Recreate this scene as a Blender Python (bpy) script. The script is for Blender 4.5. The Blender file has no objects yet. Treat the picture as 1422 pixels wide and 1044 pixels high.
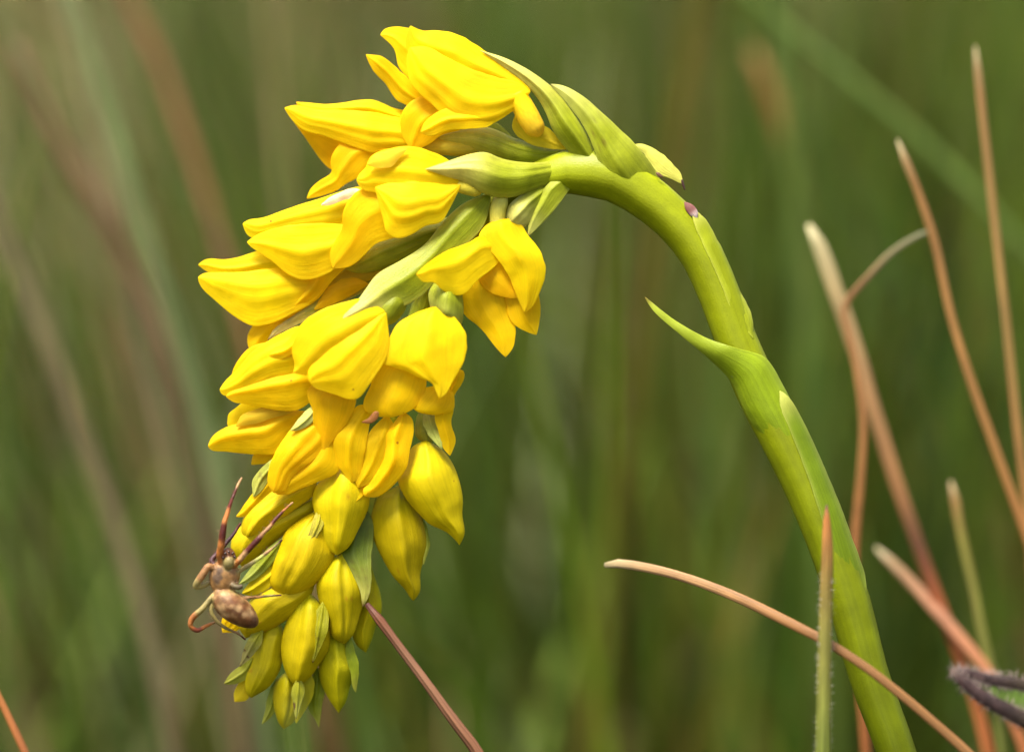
import bpy, bmesh, math, random
from mathutils import Vector, Matrix, noise
from mathutils.kdtree import KDTree

random.seed(11)
S = bpy.context.scene
C = S.collection

# ------------------------------------------------------------------ camera, sky, sun, exposure
PX = 0.00008            # metres per photograph pixel in the plane of focus
DIST = 0.42             # camera to flower
PITCH = math.radians(12)
SUBJ = Vector((0, 0, 0.28))
fwd = Vector((0, math.cos(PITCH), -math.sin(PITCH)))
right = Vector((1, 0, 0))
up = right.cross(fwd)
CAM = SUBJ - fwd * DIST
cd = bpy.data.cameras.new('camera')
cam = bpy.data.objects.new('camera', cd)
C.objects.link(cam)
cam.matrix_world = Matrix((
    (right.x, up.x, -fwd.x, CAM.x),
    (right.y, up.y, -fwd.y, CAM.y),
    (right.z, up.z, -fwd.z, CAM.z),
    (0, 0, 0, 1)))
cd.sensor_width = 36
cd.lens = 36 * DIST / (1422 * PX)
cd.clip_start = 0.01
cd.clip_end = 1000
cd.dof.use_dof = True
cd.dof.focus_distance = DIST - 0.001
cd.dof.aperture_fstop = 7.3
S.camera = cam

SUN = Vector((-0.24, -0.26, 0.93)).normalized()
w = bpy.data.worlds.new('World')
S.world = w
w.use_nodes = True
nt = w.node_tree
bg = nt.nodes['Background']
sky = nt.nodes.new('ShaderNodeTexSky')
sky.sky_type = 'NISHITA'
sky.sun_disc = False
sky.sun_elevation = math.asin(SUN.z)
sky.sun_rotation = math.atan2(SUN.x, SUN.y)
sky.dust_density = 5.0
sky.air_density = 0.7
sky.ozone_density = 0.5
nt.links.new(sky.outputs[0], bg.inputs[0])
bg.inputs[1].default_value = 0.15
ld = bpy.data.lights.new('sun', 'SUN')
ld.energy = 3.7
ld.angle = math.radians(22)
ld.color = (1, 0.95, 0.86)
lo = bpy.data.objects.new('sun', ld)
C.objects.link(lo)
lo.rotation_euler = SUN.to_track_quat('Z', 'Y').to_euler()
lo.location = (0, 0, 3)
S.view_settings.view_transform = 'Standard'
S.view_settings.look = 'None'
S.view_settings.exposure = 1.5
S.view_settings.gamma = 1
S.cycles.use_denoising = True
S.cycles.max_bounces = 10
S.cycles.transmission_bounces = 8
S.cycles.diffuse_bounces = 6


def P(x, y, d=0.0):
    """photo pixel + depth behind the plane of focus (in pixels) -> world point"""
    k = (DIST + d * PX) / DIST
    return CAM + (right * ((x - 711) * PX) + up * ((522 - y) * PX)) * k + fwd * (DIST + d * PX)


# ------------------------------------------------------------------ materials
def tissue(name, transl=0.3, rough=0.5, spec=0.3, bscale=9000, bstr=0.12, mott=0.12, mscale=700,
           streak=False, sheen=0.0, coat=0.0, specks=0, veins=0.0):
    m = bpy.data.materials.new(name)
    m.use_nodes = True
    t = m.node_tree
    n, l = t.nodes, t.links
    out = n['Material Output']
    p = n['Principled BSDF']
    a = n.new('ShaderNodeAttribute')
    a.attribute_name = 'col'
    co = n.new('ShaderNodeTexCoord')
    n1 = n.new('ShaderNodeTexNoise')
    n1.inputs['Scale'].default_value = mscale
    n1.inputs['Detail'].default_value = 5
    src = co.outputs['Object']
    if streak:
        src = co.outputs['UV']
        mp = n.new('ShaderNodeMapping')
        mp.inputs['Scale'].default_value = (9, 0.8, 1)
        l.new(src, mp.inputs[0])
        l.new(mp.outputs[0], n1.inputs['Vector'])
        n1.inputs['Scale'].default_value = 2.2
    else:
        l.new(src, n1.inputs['Vector'])
    mr = n.new('ShaderNodeMapRange')
    mr.inputs[1].default_value = 0.3
    mr.inputs[2].default_value = 0.7
    mr.inputs[3].default_value = 1 - mott
    mr.inputs[4].default_value = 1 + mott * 0.7
    l.new(n1.outputs[0], mr.inputs[0])
    csrc = a.outputs['Color']
    if specks:
        vo = n.new('ShaderNodeTexVoronoi')
        vo.inputs['Scale'].default_value = specks
        l.new(co.outputs['Object'], vo.inputs['Vector'])
        lt = n.new('ShaderNodeMapRange')
        lt.inputs[1].default_value = 0.045
        lt.inputs[2].default_value = 0.085
        lt.inputs[3].default_value = 0.75
        lt.inputs[4].default_value = 0.0
        l.new(vo.outputs['Distance'], lt.inputs[0])
        sep = n.new('ShaderNodeSeparateColor')
        l.new(vo.outputs['Color'], sep.inputs[0])
        gt = n.new('ShaderNodeMath')
        gt.operation = 'GREATER_THAN'
        gt.inputs[1].default_value = 0.68
        l.new(sep.outputs[0], gt.inputs[0])
        mu = n.new('ShaderNodeMath')
        mu.operation = 'MULTIPLY'
        l.new(lt.outputs[0], mu.inputs[0])
        l.new(gt.outputs[0], mu.inputs[1])
        mc = n.new('ShaderNodeMix')
        mc.data_type = 'RGBA'
        l.new(mu.outputs[0], mc.inputs[0])
        l.new(csrc, mc.inputs[6])
        mc.inputs[7].default_value = (0.30, 0.10, 0.01, 1)
        csrc = mc.outputs[2]
    mx = n.new('ShaderNodeVectorMath')
    mx.operation = 'SCALE'
    l.new(csrc, mx.inputs[0])
    l.new(mr.outputs[0], mx.inputs['Scale'])
    colour = mx.outputs[0]
    if veins:
        vm = n.new('ShaderNodeMapping')
        vm.inputs['Scale'].default_value = (26, 1.3, 1)
        l.new(co.outputs['UV'], vm.inputs[0])
        vn = n.new('ShaderNodeTexNoise')
        vn.inputs['Scale'].default_value = 1.0
        vn.inputs['Detail'].default_value = 4
        l.new(vm.outputs[0], vn.inputs['Vector'])
        vr = n.new('ShaderNodeMapRange')
        vr.inputs[1].default_value = 0.3
        vr.inputs[2].default_value = 0.7
        vr.inputs[3].default_value = 1 - veins
        vr.inputs[4].default_value = 1 + veins * 0.6
        l.new(vn.outputs[0], vr.inputs[0])
        vs = n.new('ShaderNodeVectorMath')
        vs.operation = 'SCALE'
        l.new(colour, vs.inputs[0])
        l.new(vr.outputs[0], vs.inputs['Scale'])
        colour = vs.outputs[0]
    l.new(colour, p.inputs['Base Color'])
    p.inputs['Roughness'].default_value = rough
    p.inputs['Specular IOR Level'].default_value = spec
    if coat:
        p.inputs['Coat Weight'].default_value = coat
        p.inputs['Coat Roughness'].default_value = 0.25
    if sheen:
        p.inputs['Sheen Weight'].default_value = sheen
        p.inputs['Sheen Roughness'].default_value = 0.4
    n2 = n.new('ShaderNodeTexNoise')
    n2.inputs['Scale'].default_value = bscale
    n2.inputs['Detail'].default_value = 2
    l.new(co.outputs['Object'], n2.inputs['Vector'])
    b = n.new('ShaderNodeBump')
    b.inputs['Strength'].default_value = bstr
    b.inputs['Distance'].default_value = 0.0001
    l.new(n2.outputs[0], b.inputs['Height'])
    nrm = b.outputs[0]
    if veins:
        b3 = n.new('ShaderNodeBump')
        b3.inputs['Strength'].default_value = 0.5
        b3.inputs['Distance'].default_value = 0.00008
        l.new(vn.outputs[0], b3.inputs['Height'])
        l.new(nrm, b3.inputs['Normal'])
        nrm = b3.outputs[0]
    if streak:
        b2 = n.new('ShaderNodeBump')
        b2.inputs['Strength'].default_value = 0.35
        b2.inputs['Distance'].default_value = 0.0002
        l.new(n1.outputs[0], b2.inputs['Height'])
        l.new(nrm, b2.inputs['Normal'])
        nrm = b2.outputs[0]
    l.new(nrm, p.inputs['Normal'])
    if transl > 0:
        tr = n.new('ShaderNodeBsdfTranslucent')
        l.new(colour, tr.inputs['Color'])
        ms = n.new('ShaderNodeMixShader')
        ms.inputs[0].default_value = transl
        l.new(p.outputs[0], ms.inputs[1])
        l.new(tr.outputs[0], ms.inputs[2])
        l.new(ms.outputs[0], out.inputs[0])
    return m


M_PETAL = tissue('petal', 0.66, 0.5, 0.13, 7000, 0.35, 0.09, 500, specks=420, veins=0.07)
M_BUD = tissue('bud', 0.32, 0.5, 0.13, 7000, 0.35, 0.14, 500, specks=520, veins=0.10)
M_GREEN = tissue('green_tissue', 0.32, 0.42, 0.22, 6500, 0.5, 0.16, 800, veins=0.14)
M_STEM = tissue('stem_tissue', 0.16, 0.42, 0.2, 5000, 0.3, 0.18, 350, veins=0.12)
M_STRAW = tissue('straw', 0.10, 0.55, 0.3, 5000, 0.25, 0.45, 500, streak=True)
M_SPIDER = tissue('spider_skin', 0.32, 0.45, 0.4, 5200, 0.8, 0.45, 1300)
M_HAIRY = tissue('hairy_leaf_skin', 0.05, 0.6, 0.2, 3000, 0.6, 0.5, 900)
M_GRASS = tissue('grass_blades', 0.30, 0.55, 0.15, 1500, 0.1, 0.2, 60)


# ------------------------------------------------------------------ mesh helpers
def lerp(a, b, t):
    return a + (b - a) * t


def mixc(a, b, t):
    t = max(0, min(1, t))
    return tuple(a[i] + (b[i] - a[i]) * t for i in range(3))


def sstep(a, b, x):
    t = max(0, min(1, (x - a) / (b - a)))
    return t * t * (3 - 2 * t)


def spline(pts, n):
    """Catmull-Rom through tuples of any size, resampled to n points by arc length of the first two/three values"""
    pts = [tuple(p) for p in pts]
    k = len(pts[0])
    m0 = min(3, k)
    if pts[0] == pts[1] or pts[-1] == pts[-2]:
        pts = [p for i, p in enumerate(pts) if i == 0 or p != pts[i - 1]]
    h = [max(1e-9, math.sqrt(sum((a[i] - b[i]) ** 2 for i in range(m0)))) for a, b in zip(pts, pts[1:])]
    T = []
    for s in range(len(pts)):
        if s == 0:
            T.append(tuple((pts[1][i] - pts[0][i]) / h[0] for i in range(k)))
        elif s == len(pts) - 1:
            T.append(tuple((pts[-1][i] - pts[-2][i]) / h[-1] for i in range(k)))
        else:
            T.append(tuple(((pts[s][i] - pts[s - 1][i]) / h[s - 1] * h[s] + (pts[s + 1][i] - pts[s][i]) / h[s] * h[s - 1])
                           / (h[s] + h[s - 1]) for i in range(k)))
    fine = []
    for s in range(len(pts) - 1):
        p1, p2 = pts[s], pts[s + 1]
        for j in range(10):
            t = j / 10
            a1, a2, a3, a4 = 2 * t ** 3 - 3 * t * t + 1, t ** 3 - 2 * t * t + t, -2 * t ** 3 + 3 * t * t, t ** 3 - t * t
            fine.append(tuple((a1 * p1[i] + a3 * p2[i] + h[s] * (a2 * T[s][i] + a4 * T[s + 1][i])) * 0.85
                              + 0.15 * lerp(p1[i], p2[i], t) for i in range(k)))
    fine.append(pts[-1])
    m = min(3, k)
    L = [0]
    for a, b in zip(fine, fine[1:]):
        L.append(L[-1] + math.sqrt(sum((a[i] - b[i]) ** 2 for i in range(m))) + 1e-9)
    out = []
    j = 0
    for s in range(n):
        x = L[-1] * s / (n - 1)
        while j < len(L) - 2 and L[j + 1] < x:
            j += 1
        t = (x - L[j]) / (L[j + 1] - L[j])
        out.append(tuple(lerp(fine[j][i], fine[j + 1][i], t) for i in range(k)))
    return out


def prof(d, t):
    if isinstance(d, (int, float)):
        return d
    x = t * (len(d) - 1)
    i = min(int(x), len(d) - 2)
    f = x - i
    f = f * f * (3 - 2 * f) * 0.5 + f * 0.5
    return lerp(d[i], d[i + 1], f)


def mesh_obj(name, verts, faces, cols, mat, parent=None, uvs=None, sub=0, thick=0.0):
    me = bpy.data.meshes.new(name)
    me.from_pydata([tuple(v) for v in verts], [], faces)
    at = me.attributes.new('col', 'FLOAT_COLOR', 'POINT')
    flat = []
    for c in cols:
        flat += [c[0], c[1], c[2], 1.0]
    at.data.foreach_set('color', flat)
    if uvs:
        uv = me.uv_layers.new(name='UVMap')
        vi = [0] * len(me.loops)
        me.loops.foreach_get('vertex_index', vi)
        f2 = []
        for i in vi:
            f2 += [uvs[i][0], uvs[i][1]]
        uv.data.foreach_set('uv', f2)
    me.materials.append(mat)
    me.polygons.foreach_set('use_smooth', [True] * len(me.polygons))
    me.update()
    o = bpy.data.objects.new(name, me)
    C.objects.link(o)
    if parent:
        o.parent = parent
    if thick:
        so = o.modifiers.new('thickness', 'SOLIDIFY')
        so.thickness = thick
        so.offset = 0
    if sub:
        ss = o.modifiers.new('smooth', 'SUBSURF')
        ss.levels = sub
        ss.render_levels = sub
    return o


def tag(o, label, cat, group=None, kind=None):
    if label:
        o['label'] = label
    if cat:
        o['category'] = cat
    if group:
        o['group'] = group
    if kind:
        o['kind'] = kind
    return o


def relief(u, t, folds):
    r = 0.25 * math.cos(u * 23 + _seed[0] + 2.5 * t) * sstep(0.0, 0.3, t) * (0.5 + 0.5 * math.sin(t * 9 + _seed[0]))
    win = sstep(0, 0.15, t) * (1 - 0.35 * sstep(0.8, 1, t))
    for f in folds:
        if f[0] == 'r':       # ridge: u at base, u at tip, height, width
            _, ua, ub, h, wd = f
            uc = lerp(ua, ub, t)
            r -= 0.62 * h * math.exp(-abs((u - uc) / (wd * 0.8)) ** 1.5) * win
        elif f[0] == 's':     # seam: what lies beyond u is lower
            _, ua, ub, h, wd = f
            uc = lerp(ua, ub, t)
            x = (u - uc) / wd
            r += h * (1 / (1 + math.exp(-max(-40, min(40, x * 4)))) - 0.5) * win * (1 - 0.7 * abs(u))
    return r


def edges(base, tip, L, R, n):
    l = spline([base] + list(L) + [tip], n)
    r = spline([base] + list(R) + [tip], n)
    return l, r


_seed = [0]


def sheet(name, parent, base, tip, L, R, d=0, bulge=16, folds=(), col=None, mat=None, thick=2.0, n=26, m=21,
          power=1.35, wob=1.0, tilt=0.0, out=2.6, bk=0.42, wrap=None, wx=None):
    """one petal, sepal, lip or bract: a thin cupped body between two edge curves"""
    _seed[0] += 1
    sd = _seed[0] * 7.31
    l, r = edges(base, tip, L, R, n)
    wid = [math.hypot(l[i][0] - r[i][0], l[i][1] - r[i][1]) for i in range(n)]
    wm = max(wid)
    bulge *= bk
    rid = [q for q in folds if q[0] == 'r' and abs(q[1]) < 0.6]
    keel = (rid[0][1], rid[0][2]) if rid else (0.0, 0.0)
    for i in range(n):
        if wid[i] > 1e-6:
            k = out * min(1.0, wm / 55) * (wid[i] / wm) ** 0.5 / wid[i]
            ex, ey = (r[i][0] - l[i][0]) * k, (r[i][1] - l[i][1]) * k
            l[i], r[i] = (l[i][0] - ex, l[i][1] - ey), (r[i][0] + ex, r[i][1] + ey)
    V, F, K, U = [], [], [], []
    for i in range(n):
        t = i / (n - 1)
        wf = (wid[i] / wm) ** 0.9 if wm else 0
        for j in range(m):
            u = -math.cos(math.pi * j / (m - 1))
            u = 0.55 * u + 0.45 * (-1 + 2 * j / (m - 1))
            f = (u + 1) / 2
            x = lerp(l[i][0], r[i][0], f)
            y = lerp(l[i][1], r[i][1], f)
            nz = noise.noise(Vector((x * 0.035 + sd, y * 0.035, sd)))
            nz2 = noise.noise(Vector((x * 0.10, y * 0.10 + sd, 3.0)))
            uc = lerp(keel[0], keel[1], t)
            uk = (u - uc) / (1 - uc) if u > uc else (uc - u) / (1 + uc)
            uk = math.sqrt(uk * uk + 0.006)
            if wrap:
                xx = lerp(prof(wx[0], t), prof(wx[1], t), f)
                body = -prof(wrap, t) * math.sqrt(max(0.0, 1 - 0.97 * xx * xx))
            else:
                body = bulge * wf * (min(1.05, uk) ** power - 0.5)
            dd = prof(d, t) + body + relief(u, t, folds) * (0.25 + 0.75 * wf) + prof(tilt, t) * u \
                + wob * (nz * 2.0 + nz2 * 0.6) * wf
            ex = nz2 * wob * 2.2 * abs(u) ** 3 * wf
            V.append(P(x + ex, y - ex * 0.7, dd))
            K.append(col(u, t, x, y) if callable(col) else col)
            U.append((f, t))
    for i in range(n - 1):
        for j in range(m - 1):
            a = i * m + j
            F.append((a, a + 1, a + m + 1, a + m))
    o = mesh_obj(name, V, F, K, mat or M_PETAL, parent, U, 1, thick * PX)
    return o


def solid(name, parent, base, tip, L, R, d=0, deep=0.9, folds=(), col=None, mat=None, n=28, m=52, wob=1.0):
    """a closed rounded body (bud, ovary) between two outline curves; deep = depth as a share of its width"""
    _seed[0] += 1
    sd = _seed[0] * 5.17
    l, r = edges(base, tip, L, R, n)
    V, F, K, U = [], [], [], []
    for i in range(n):
        t = i / (n - 1)
        hw = math.hypot(l[i][0] - r[i][0], l[i][1] - r[i][1]) / 2 + (0.4 if 0 < i < n - 1 else 0.15)
        for j in range(m):
            a = 2 * math.pi * j / m
            u = -math.cos(a)
            s = math.sin(a)
            f = (u + 1) / 2
            x = lerp(l[i][0], r[i][0], f)
            y = lerp(l[i][1], r[i][1], f)
            nz = noise.noise(Vector((x * 0.03 + sd, y * 0.03, s + sd)))
            nz2 = noise.noise(Vector((x * 0.09, y * 0.09 + sd, s * 2)))
            rel = relief(u, t, folds) * min(1, hw / 18) * abs(s)
            ss = math.copysign(1 - (u * u) ** 0.82, s) if m > 20 else s
            dd = prof(d, t) - hw * deep * (0.6 * ss + 0.4 * s) + (rel if s > 0 else -rel) + wob * (nz * 3 + nz2 * 0.8) * min(1, hw / 18)
            V.append(P(x, y, dd))
            K.append(col(u, t, x, y) if callable(col) else col)
            U.append((f, t))
    for i in range(n - 1):
        for j in range(m):
            a, b = i * m + j, i * m + (j + 1) % m
            F.append((a, b, b + m, a + m))
    F.append(tuple(range(m))[::-1])
    F.append(tuple((n - 1) * m + j for j in range(m)))
    return mesh_obj(name, V, F, K, mat or M_BUD, parent, U, 1)


def tube(name, parent, pts, col=None, mat=None, seg=12, n=40, flat=1.0, ridges=0, rdepth=0.0, world=False, sub=0, spin=0.0):
    """pts: (x, y, d, radius) in photo pixels, or world (x, y, z, r) when world=True; flat < 1 makes a blade"""
    V, F, K, U = tube_data(pts, col, seg, n, flat, ridges, rdepth, world, spin)
    return mesh_obj(name, V, F, K, mat or M_STRAW, parent, U, sub)


def tube_data(pts, col, seg, n, flat=1.0, ridges=0, rdepth=0.0, world=False, spin=0.0, off=0):
    if not world:
        q = []
        for p in pts:
            v = P(p[0], p[1], p[2])
            q.append((v.x, v.y, v.z, p[3] * PX))
        pts = q
    sp = spline(pts, n)
    V, F, K, U = [], [], [], []
    nrm = None
    for i in range(n):
        c = Vector(sp[i][:3])
        a = Vector(sp[max(i - 1, 0)][:3])
        b = Vector(sp[min(i + 1, n - 1)][:3])
        tg = (b - a).normalized()
        if nrm is None:
            nrm = tg.cross(fwd).normalized()
        nrm = (nrm - tg * nrm.dot(tg)).normalized()
        bi = tg.cross(nrm)
        t = i / (n - 1)
        r = max(sp[i][3], 1e-6)
        for j in range(seg):
            an = 2 * math.pi * j / seg
            rr = r * (1 + rdepth * math.cos(ridges * an)) if ridges else r
            ca, sa = math.cos(an), math.sin(an) * flat
            if spin:
                cs, sn = math.cos(spin * t), math.sin(spin * t)
                ca, sa = ca * cs - sa * sn, ca * sn + sa * cs
            V.append(c + nrm * (ca * rr) + bi * (sa * rr))
            K.append(col(an, t) if callable(col) else col)
            U.append((j / seg, t * 6))
    for i in range(n - 1):
        for j in range(seg):
            a, b = i * seg + j + off, i * seg + (j + 1) % seg + off
            F.append((a, b, b + seg, a + seg))
    F.append(tuple(off + j for j in range(seg))[::-1])
    F.append(tuple(off + (n - 1) * seg + j for j in range(seg)))
    return V, F, K, U


def to_ground(x, y, d, r, lean=(0, 0), r2=None):
    """world points that carry a stalk from its lowest pixel in the photograph down into the soil"""
    v = P(x, y, d)
    out = []
    for f in (0.35, 0.7, 1.0):
        z = v.z * (1 - f) - 0.004 * f
        out.append((v.x + lean[0] * f, v.y + lean[1] * f, z, lerp(r * PX, (r2 or r) * PX, f)))
    return out


def pw(pts):
    return [(*P(p[0], p[1], p[2]), p[3] * PX) for p in pts]


# ------------------------------------------------------------------ colours (pigment, with some weaker light put in)
Y1 = (0.89, 0.71, 0.006)
Y2 = (0.88, 0.64, 0.004)  # deeper gold also stands in for the lower flowers' weaker sun
Y3 = (0.86, 0.58, 0.003)
OLIVE = (0.42, 0.40, 0.02)
GRN = (0.28, 0.32, 0.009)
GRN2 = (0.24, 0.27, 0.008)
PALE = (0.50, 0.50, 0.10)
PALE2 = (0.34, 0.34, 0.035)
GRN3 = (0.24, 0.28, 0.007)
CREAM = (0.60, 0.53, 0.12)
BROWN = (0.10, 0.035, 0.012)


def yel(c=Y1, green=0.0, tipc=None):
    def f(u, t, x, y):
        k = mixc(c, OLIVE, green * (1 - sstep(0.05, 0.5, t)))
        k = mixc(k, (0.9, 0.70, 0.02), 0.35 * sstep(0.82, 1, t) + 0.12 * abs(u) ** 6)
        v = noise.noise(Vector((x * 0.02, y * 0.02, 5))) * 0.10
        k = tuple(max(0, q * (1 + v * (0.6 if i == 0 else 1.0))) for i, q in enumerate(k))
        return k
    return f


def budc(c=Y2, green=0.7, reach=0.55, side=0.0):
    def f(u, t, x, y):
        g = green * (1 - sstep(0.0, reach, t + 0.06 * noise.noise(Vector((x * 0.06, y * 0.06, 1)))))
        if side:
            g = max(g, sstep(0.35, 0.95, u * (1 if side > 0 else -1)) * abs(side))
        k = mixc(mixc(tuple(q * 0.78 for q in c), (0.50, 0.47, 0.003), 0.35), (0.27, 0.31, 0.005), g)  # mustard of young buds, darkened further for shade low on the spike
        sp = noise.noise(Vector((x * 0.21, y * 0.21, 9)))
        if sp > 0.68 and t > 0.4:
            k = mixc(k, (0.40, 0.16, 0.01), 0.55)
        return k
    return f


def brc(base=GRN, tip=CREAM, a=0.45, b=0.95, spots=0.0, dark=0.0):
    def f(u, t, x, y):
        k = mixc(base, tip, sstep(a, b, t))
        k = mixc(k, tip, 0.3 * abs(u) ** 4)
        ve = 0.5 + 0.5 * math.cos(u * 22)
        k = tuple(q * (1 - 0.10 * ve) for q in k)
        if spots and t > 0.55:
            s = noise.noise(Vector((x * 0.17, y * 0.17, 2)))
            if s > 0.25:
                k = mixc(k, BROWN, spots * sstep(0.25, 0.4, s))
        if dark:
            k = mixc(k, BROWN, dark * sstep(0.93, 1.0, t))
        return k
    return f


# ------------------------------------------------------------------ ground
def flat_mat(name, c1, c2, sc):
    m = bpy.data.materials.new(name)
    m.use_nodes = True
    n, l = m.node_tree.nodes, m.node_tree.links
    p = n['Principled BSDF']
    p.inputs['Roughness'].default_value = 0.95
    co = n.new('ShaderNodeTexCoord')
    nz = n.new('ShaderNodeTexNoise')
    nz.inputs['Scale'].default_value = sc
    nz.inputs['Detail'].default_value = 8
    l.new(co.outputs['Object'], nz.inputs['Vector'])
    r = n.new('ShaderNodeValToRGB')
    r.color_ramp.elements[0].position = 0.35
    r.color_ramp.elements[0].color = (*c1, 1)
    r.color_ramp.elements[1].position = 0.65
    r.color_ramp.elements[1].color = (*c2, 1)
    l.new(nz.outputs[0], r.inputs[0])
    l.new(r.outputs[0], p.inputs['Base Color'])
    return m


gv, gf = [], []
GN = 60
for i in range(GN):
    for j in range(GN):
        a = (i / (GN - 1) * 2 - 1)
        b = (j / (GN - 1) * 2 - 1)
        x = math.copysign(abs(a) ** 3, a) * 400
        y = math.copysign(abs(b) ** 3, b) * 400
        gv.append((x, y, 0.012 * noise.noise(Vector((x * 2, y * 2, 0))) - 0.008))
for i in range(GN - 1):
    for j in range(GN - 1):
        a = i * GN + j
        gf.append((a, a + GN, a + GN + 1, a + 1))
me = bpy.data.meshes.new('ground')
me.from_pydata(gv, [], gf)
me.materials.append(flat_mat('meadow_soil', (0.035, 0.045, 0.016), (0.09, 0.085, 0.035), 6))
me.polygons.foreach_set('use_smooth', [True] * len(me.polygons))
g = bpy.data.objects.new('ground', me)
C.objects.link(g)
tag(g, None, None, kind='structure')

# ------------------------------------------------------------------ meadow grass behind the flower (nobody could count it)
G_NEAR = [((0.034, 0.060, 0.003), 5), ((0.050, 0.074, 0.004), 5), ((0.020, 0.042, 0.003), 4), ((0.072, 0.084, 0.008), 2),
          ((0.085, 0.066, 0.010), 0.9), ((0.100, 0.040, 0.010), 0.8), ((0.070, 0.115, 0.02), 1.6)]
G_DRY = [((0.20, 0.195, 0.085), 4), ((0.24, 0.20, 0.10), 3), ((0.13, 0.17, 0.05), 3), ((0.25, 0.17, 0.08), 2), ((0.09, 0.13, 0.02), 3),
         ((0.20, 0.10, 0.05), 1.2), ((0.15, 0.17, 0.075), 2.0)]


def pick_col(x, y):
    """green sward by the flower, drier and paler to the left and further off"""
    xs = x / (0.42 + max(y, 0)) / tan_half
    dry = 0.75 * (1 - sstep(-0.9, 0.1, xs)) * (0.35 + 0.65 * sstep(0.15, 0.7, y))
    dry = max(dry, 0.9 * sstep(0.5, 1.2, y) * (1 - 0.45 * sstep(0.2, 0.9, xs)))
    pal = G_DRY if random.random() < dry + 0.02 else G_NEAR
    c = random.choices([c for c, _ in pal], [w_ for _, w_ in pal])[0]
    k = min(2.6, max(0.35, math.exp(random.gauss(0, 0.5)))) * 1.12
    if pal is G_NEAR:
        k *= 0.80
    return tuple(q * k for q in c)


def blade(V, F, K, x, y, h, lean, az, wd, c, n=6):
    dx, dy = math.cos(az), math.sin(az)
    px, py = random.gauss(0, 1), random.gauss(0, 0.4)
    l = math.hypot(px, py) or 1
    px, py = px / l, py / l
    b0 = len(V)
    cb = random.uniform(0.4, 1.3)
    for i in range(n):
        t = i / (n - 1)
        k = lean * t ** (1 + cb * 0.7)
        cx, cy, cz = x + dx * k * h, y + dy * k * h, -0.006 + h * t * (1 - 0.25 * (lean * t) ** 2)
        ww = wd * (1 - t ** 2.2) * 0.5 + 0.0002
        V.append((cx - px * ww, cy - py * ww, cz))
        V.append((cx + px * ww, cy + py * ww, cz))
        kk = tuple(q * lerp(0.85, 1.1, t) for q in c)
        K.append(kk)
        K.append(kk)
    for i in range(n - 1):
        a = b0 + 2 * i
        F.append((a, a + 1, a + 3, a + 2))


rg = random.Random(5)
V, F, K = [], [], []
tan_half = (1422 * PX / 2) / DIST
for k in range(30000):
    y = -0.30 + 3.9 * (rg.random() ** 1.5)
    half = (0.42 + max(y, 0)) * tan_half * 1.35 + 0.16
    x = rg.uniform(-half, half)
    depth = y * fwd.y + 0.42
    h = rg.uniform(0.15, 0.31) + 0.16 * sstep(0.3, 1.6, y) * rg.uniform(0.3, 1)
    if rg.random() < 0.06:
        h += rg.uniform(0.05, 0.2)
    # blades beside and before the flower stay short of it
    lim = 9
    low = CAM.z - (y - CAM.y) * math.tan(PITCH + 0.108)
    if y < 0.10:
        lim = max(0.05, low - 0.012)
        h = min(h, lim * rg.uniform(0.5, 1.0))
        if y < -0.2:
            h = min(h, 0.12)
    xs = x / (0.42 + max(y, 0)) / tan_half          # -1 left edge .. 1 right edge
    lx = -0.30 + 0.36 * sstep(-0.7, 0.5, xs)
    lean = abs(rg.gauss(0, 0.27)) + 0.05
    az = rg.uniform(0, 2 * math.pi)
    vx = math.cos(az) * lean + lx * rg.uniform(0.4, 1.4)
    vy = math.sin(az) * lean * 0.8
    if y < 0.15:
        vy = abs(vy)
    random.seed(k)
    blade(V, F, K, x, y, h, min(0.9, math.hypot(vx, vy)), math.atan2(vy, vx), rg.uniform(0.0011, 0.0031) * (1 + 0.3 * max(y, 0)),
          pick_col(x, y))
# unseen long blades added above the frame to shade the plant's lower half
for k in range(34):
    sx = rg.choice([-1, 1, -1])
    x0, y0 = sx * rg.uniform(0.10, 0.17), rg.uniform(-0.078, -0.056)
    zt = rg.uniform(0.352, 0.388)
    xe = -sx * rg.uniform(-0.01, 0.06)
    pl = spline([(x0, y0, -0.005), (x0 * 0.93, y0, 0.2), (x0 * 0.72, y0 + 0.005, zt - 0.035), (x0 * 0.4, y0 + 0.01, zt), (xe, y0 + 0.012, zt - 0.012)], 14)
    wd = rg.uniform(0.0022, 0.0036)
    c = rg.choice(G_NEAR)[0]
    b0 = len(V)
    for i, p in enumerate(pl):
        ww = wd * (1 - (i / 13) ** 4) * 0.5 + 0.0002
        V += [(p[0], p[1] - ww, p[2]), (p[0], p[1] + ww, p[2] + ww * 0.4)]
        K += [c, c]
    for i in range(13):
        a = b0 + 2 * i
        F.append((a, a + 1, a + 3, a + 2))
gr = mesh_obj('meadow_grass', V, F, K, M_GRASS)
tag(gr, None, None, kind='stuff')
gr['label'] = 'blurred mass of green and straw meadow grass filling the background'

# ------------------------------------------------------------------ the orchid
orchid = bpy.data.objects.new('orchid', None)
C.objects.link(orchid)
tag(orchid, 'nodding yellow orchid with an arched green stem and a drooping spike of flowers', 'orchid')


def relocate_root(o, loc):
    """put an Empty at the thing's base; its children are parented with an inverse so they keep their place"""
    o.location = loc


def stem_col(an, t):
    k = mixc((0.085, 0.115, 0.001), (0.23, 0.265, 0.0025), sstep(0.5, 0.85, t))  # lower stem coloured darker in place of the shade down there
    s = noise.noise(Vector((math.cos(an) * 1.5, math.sin(an) * 1.5, t * 9)))
    k = tuple(q * (1 + 0.12 * s) for q in k)
    return k


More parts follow.
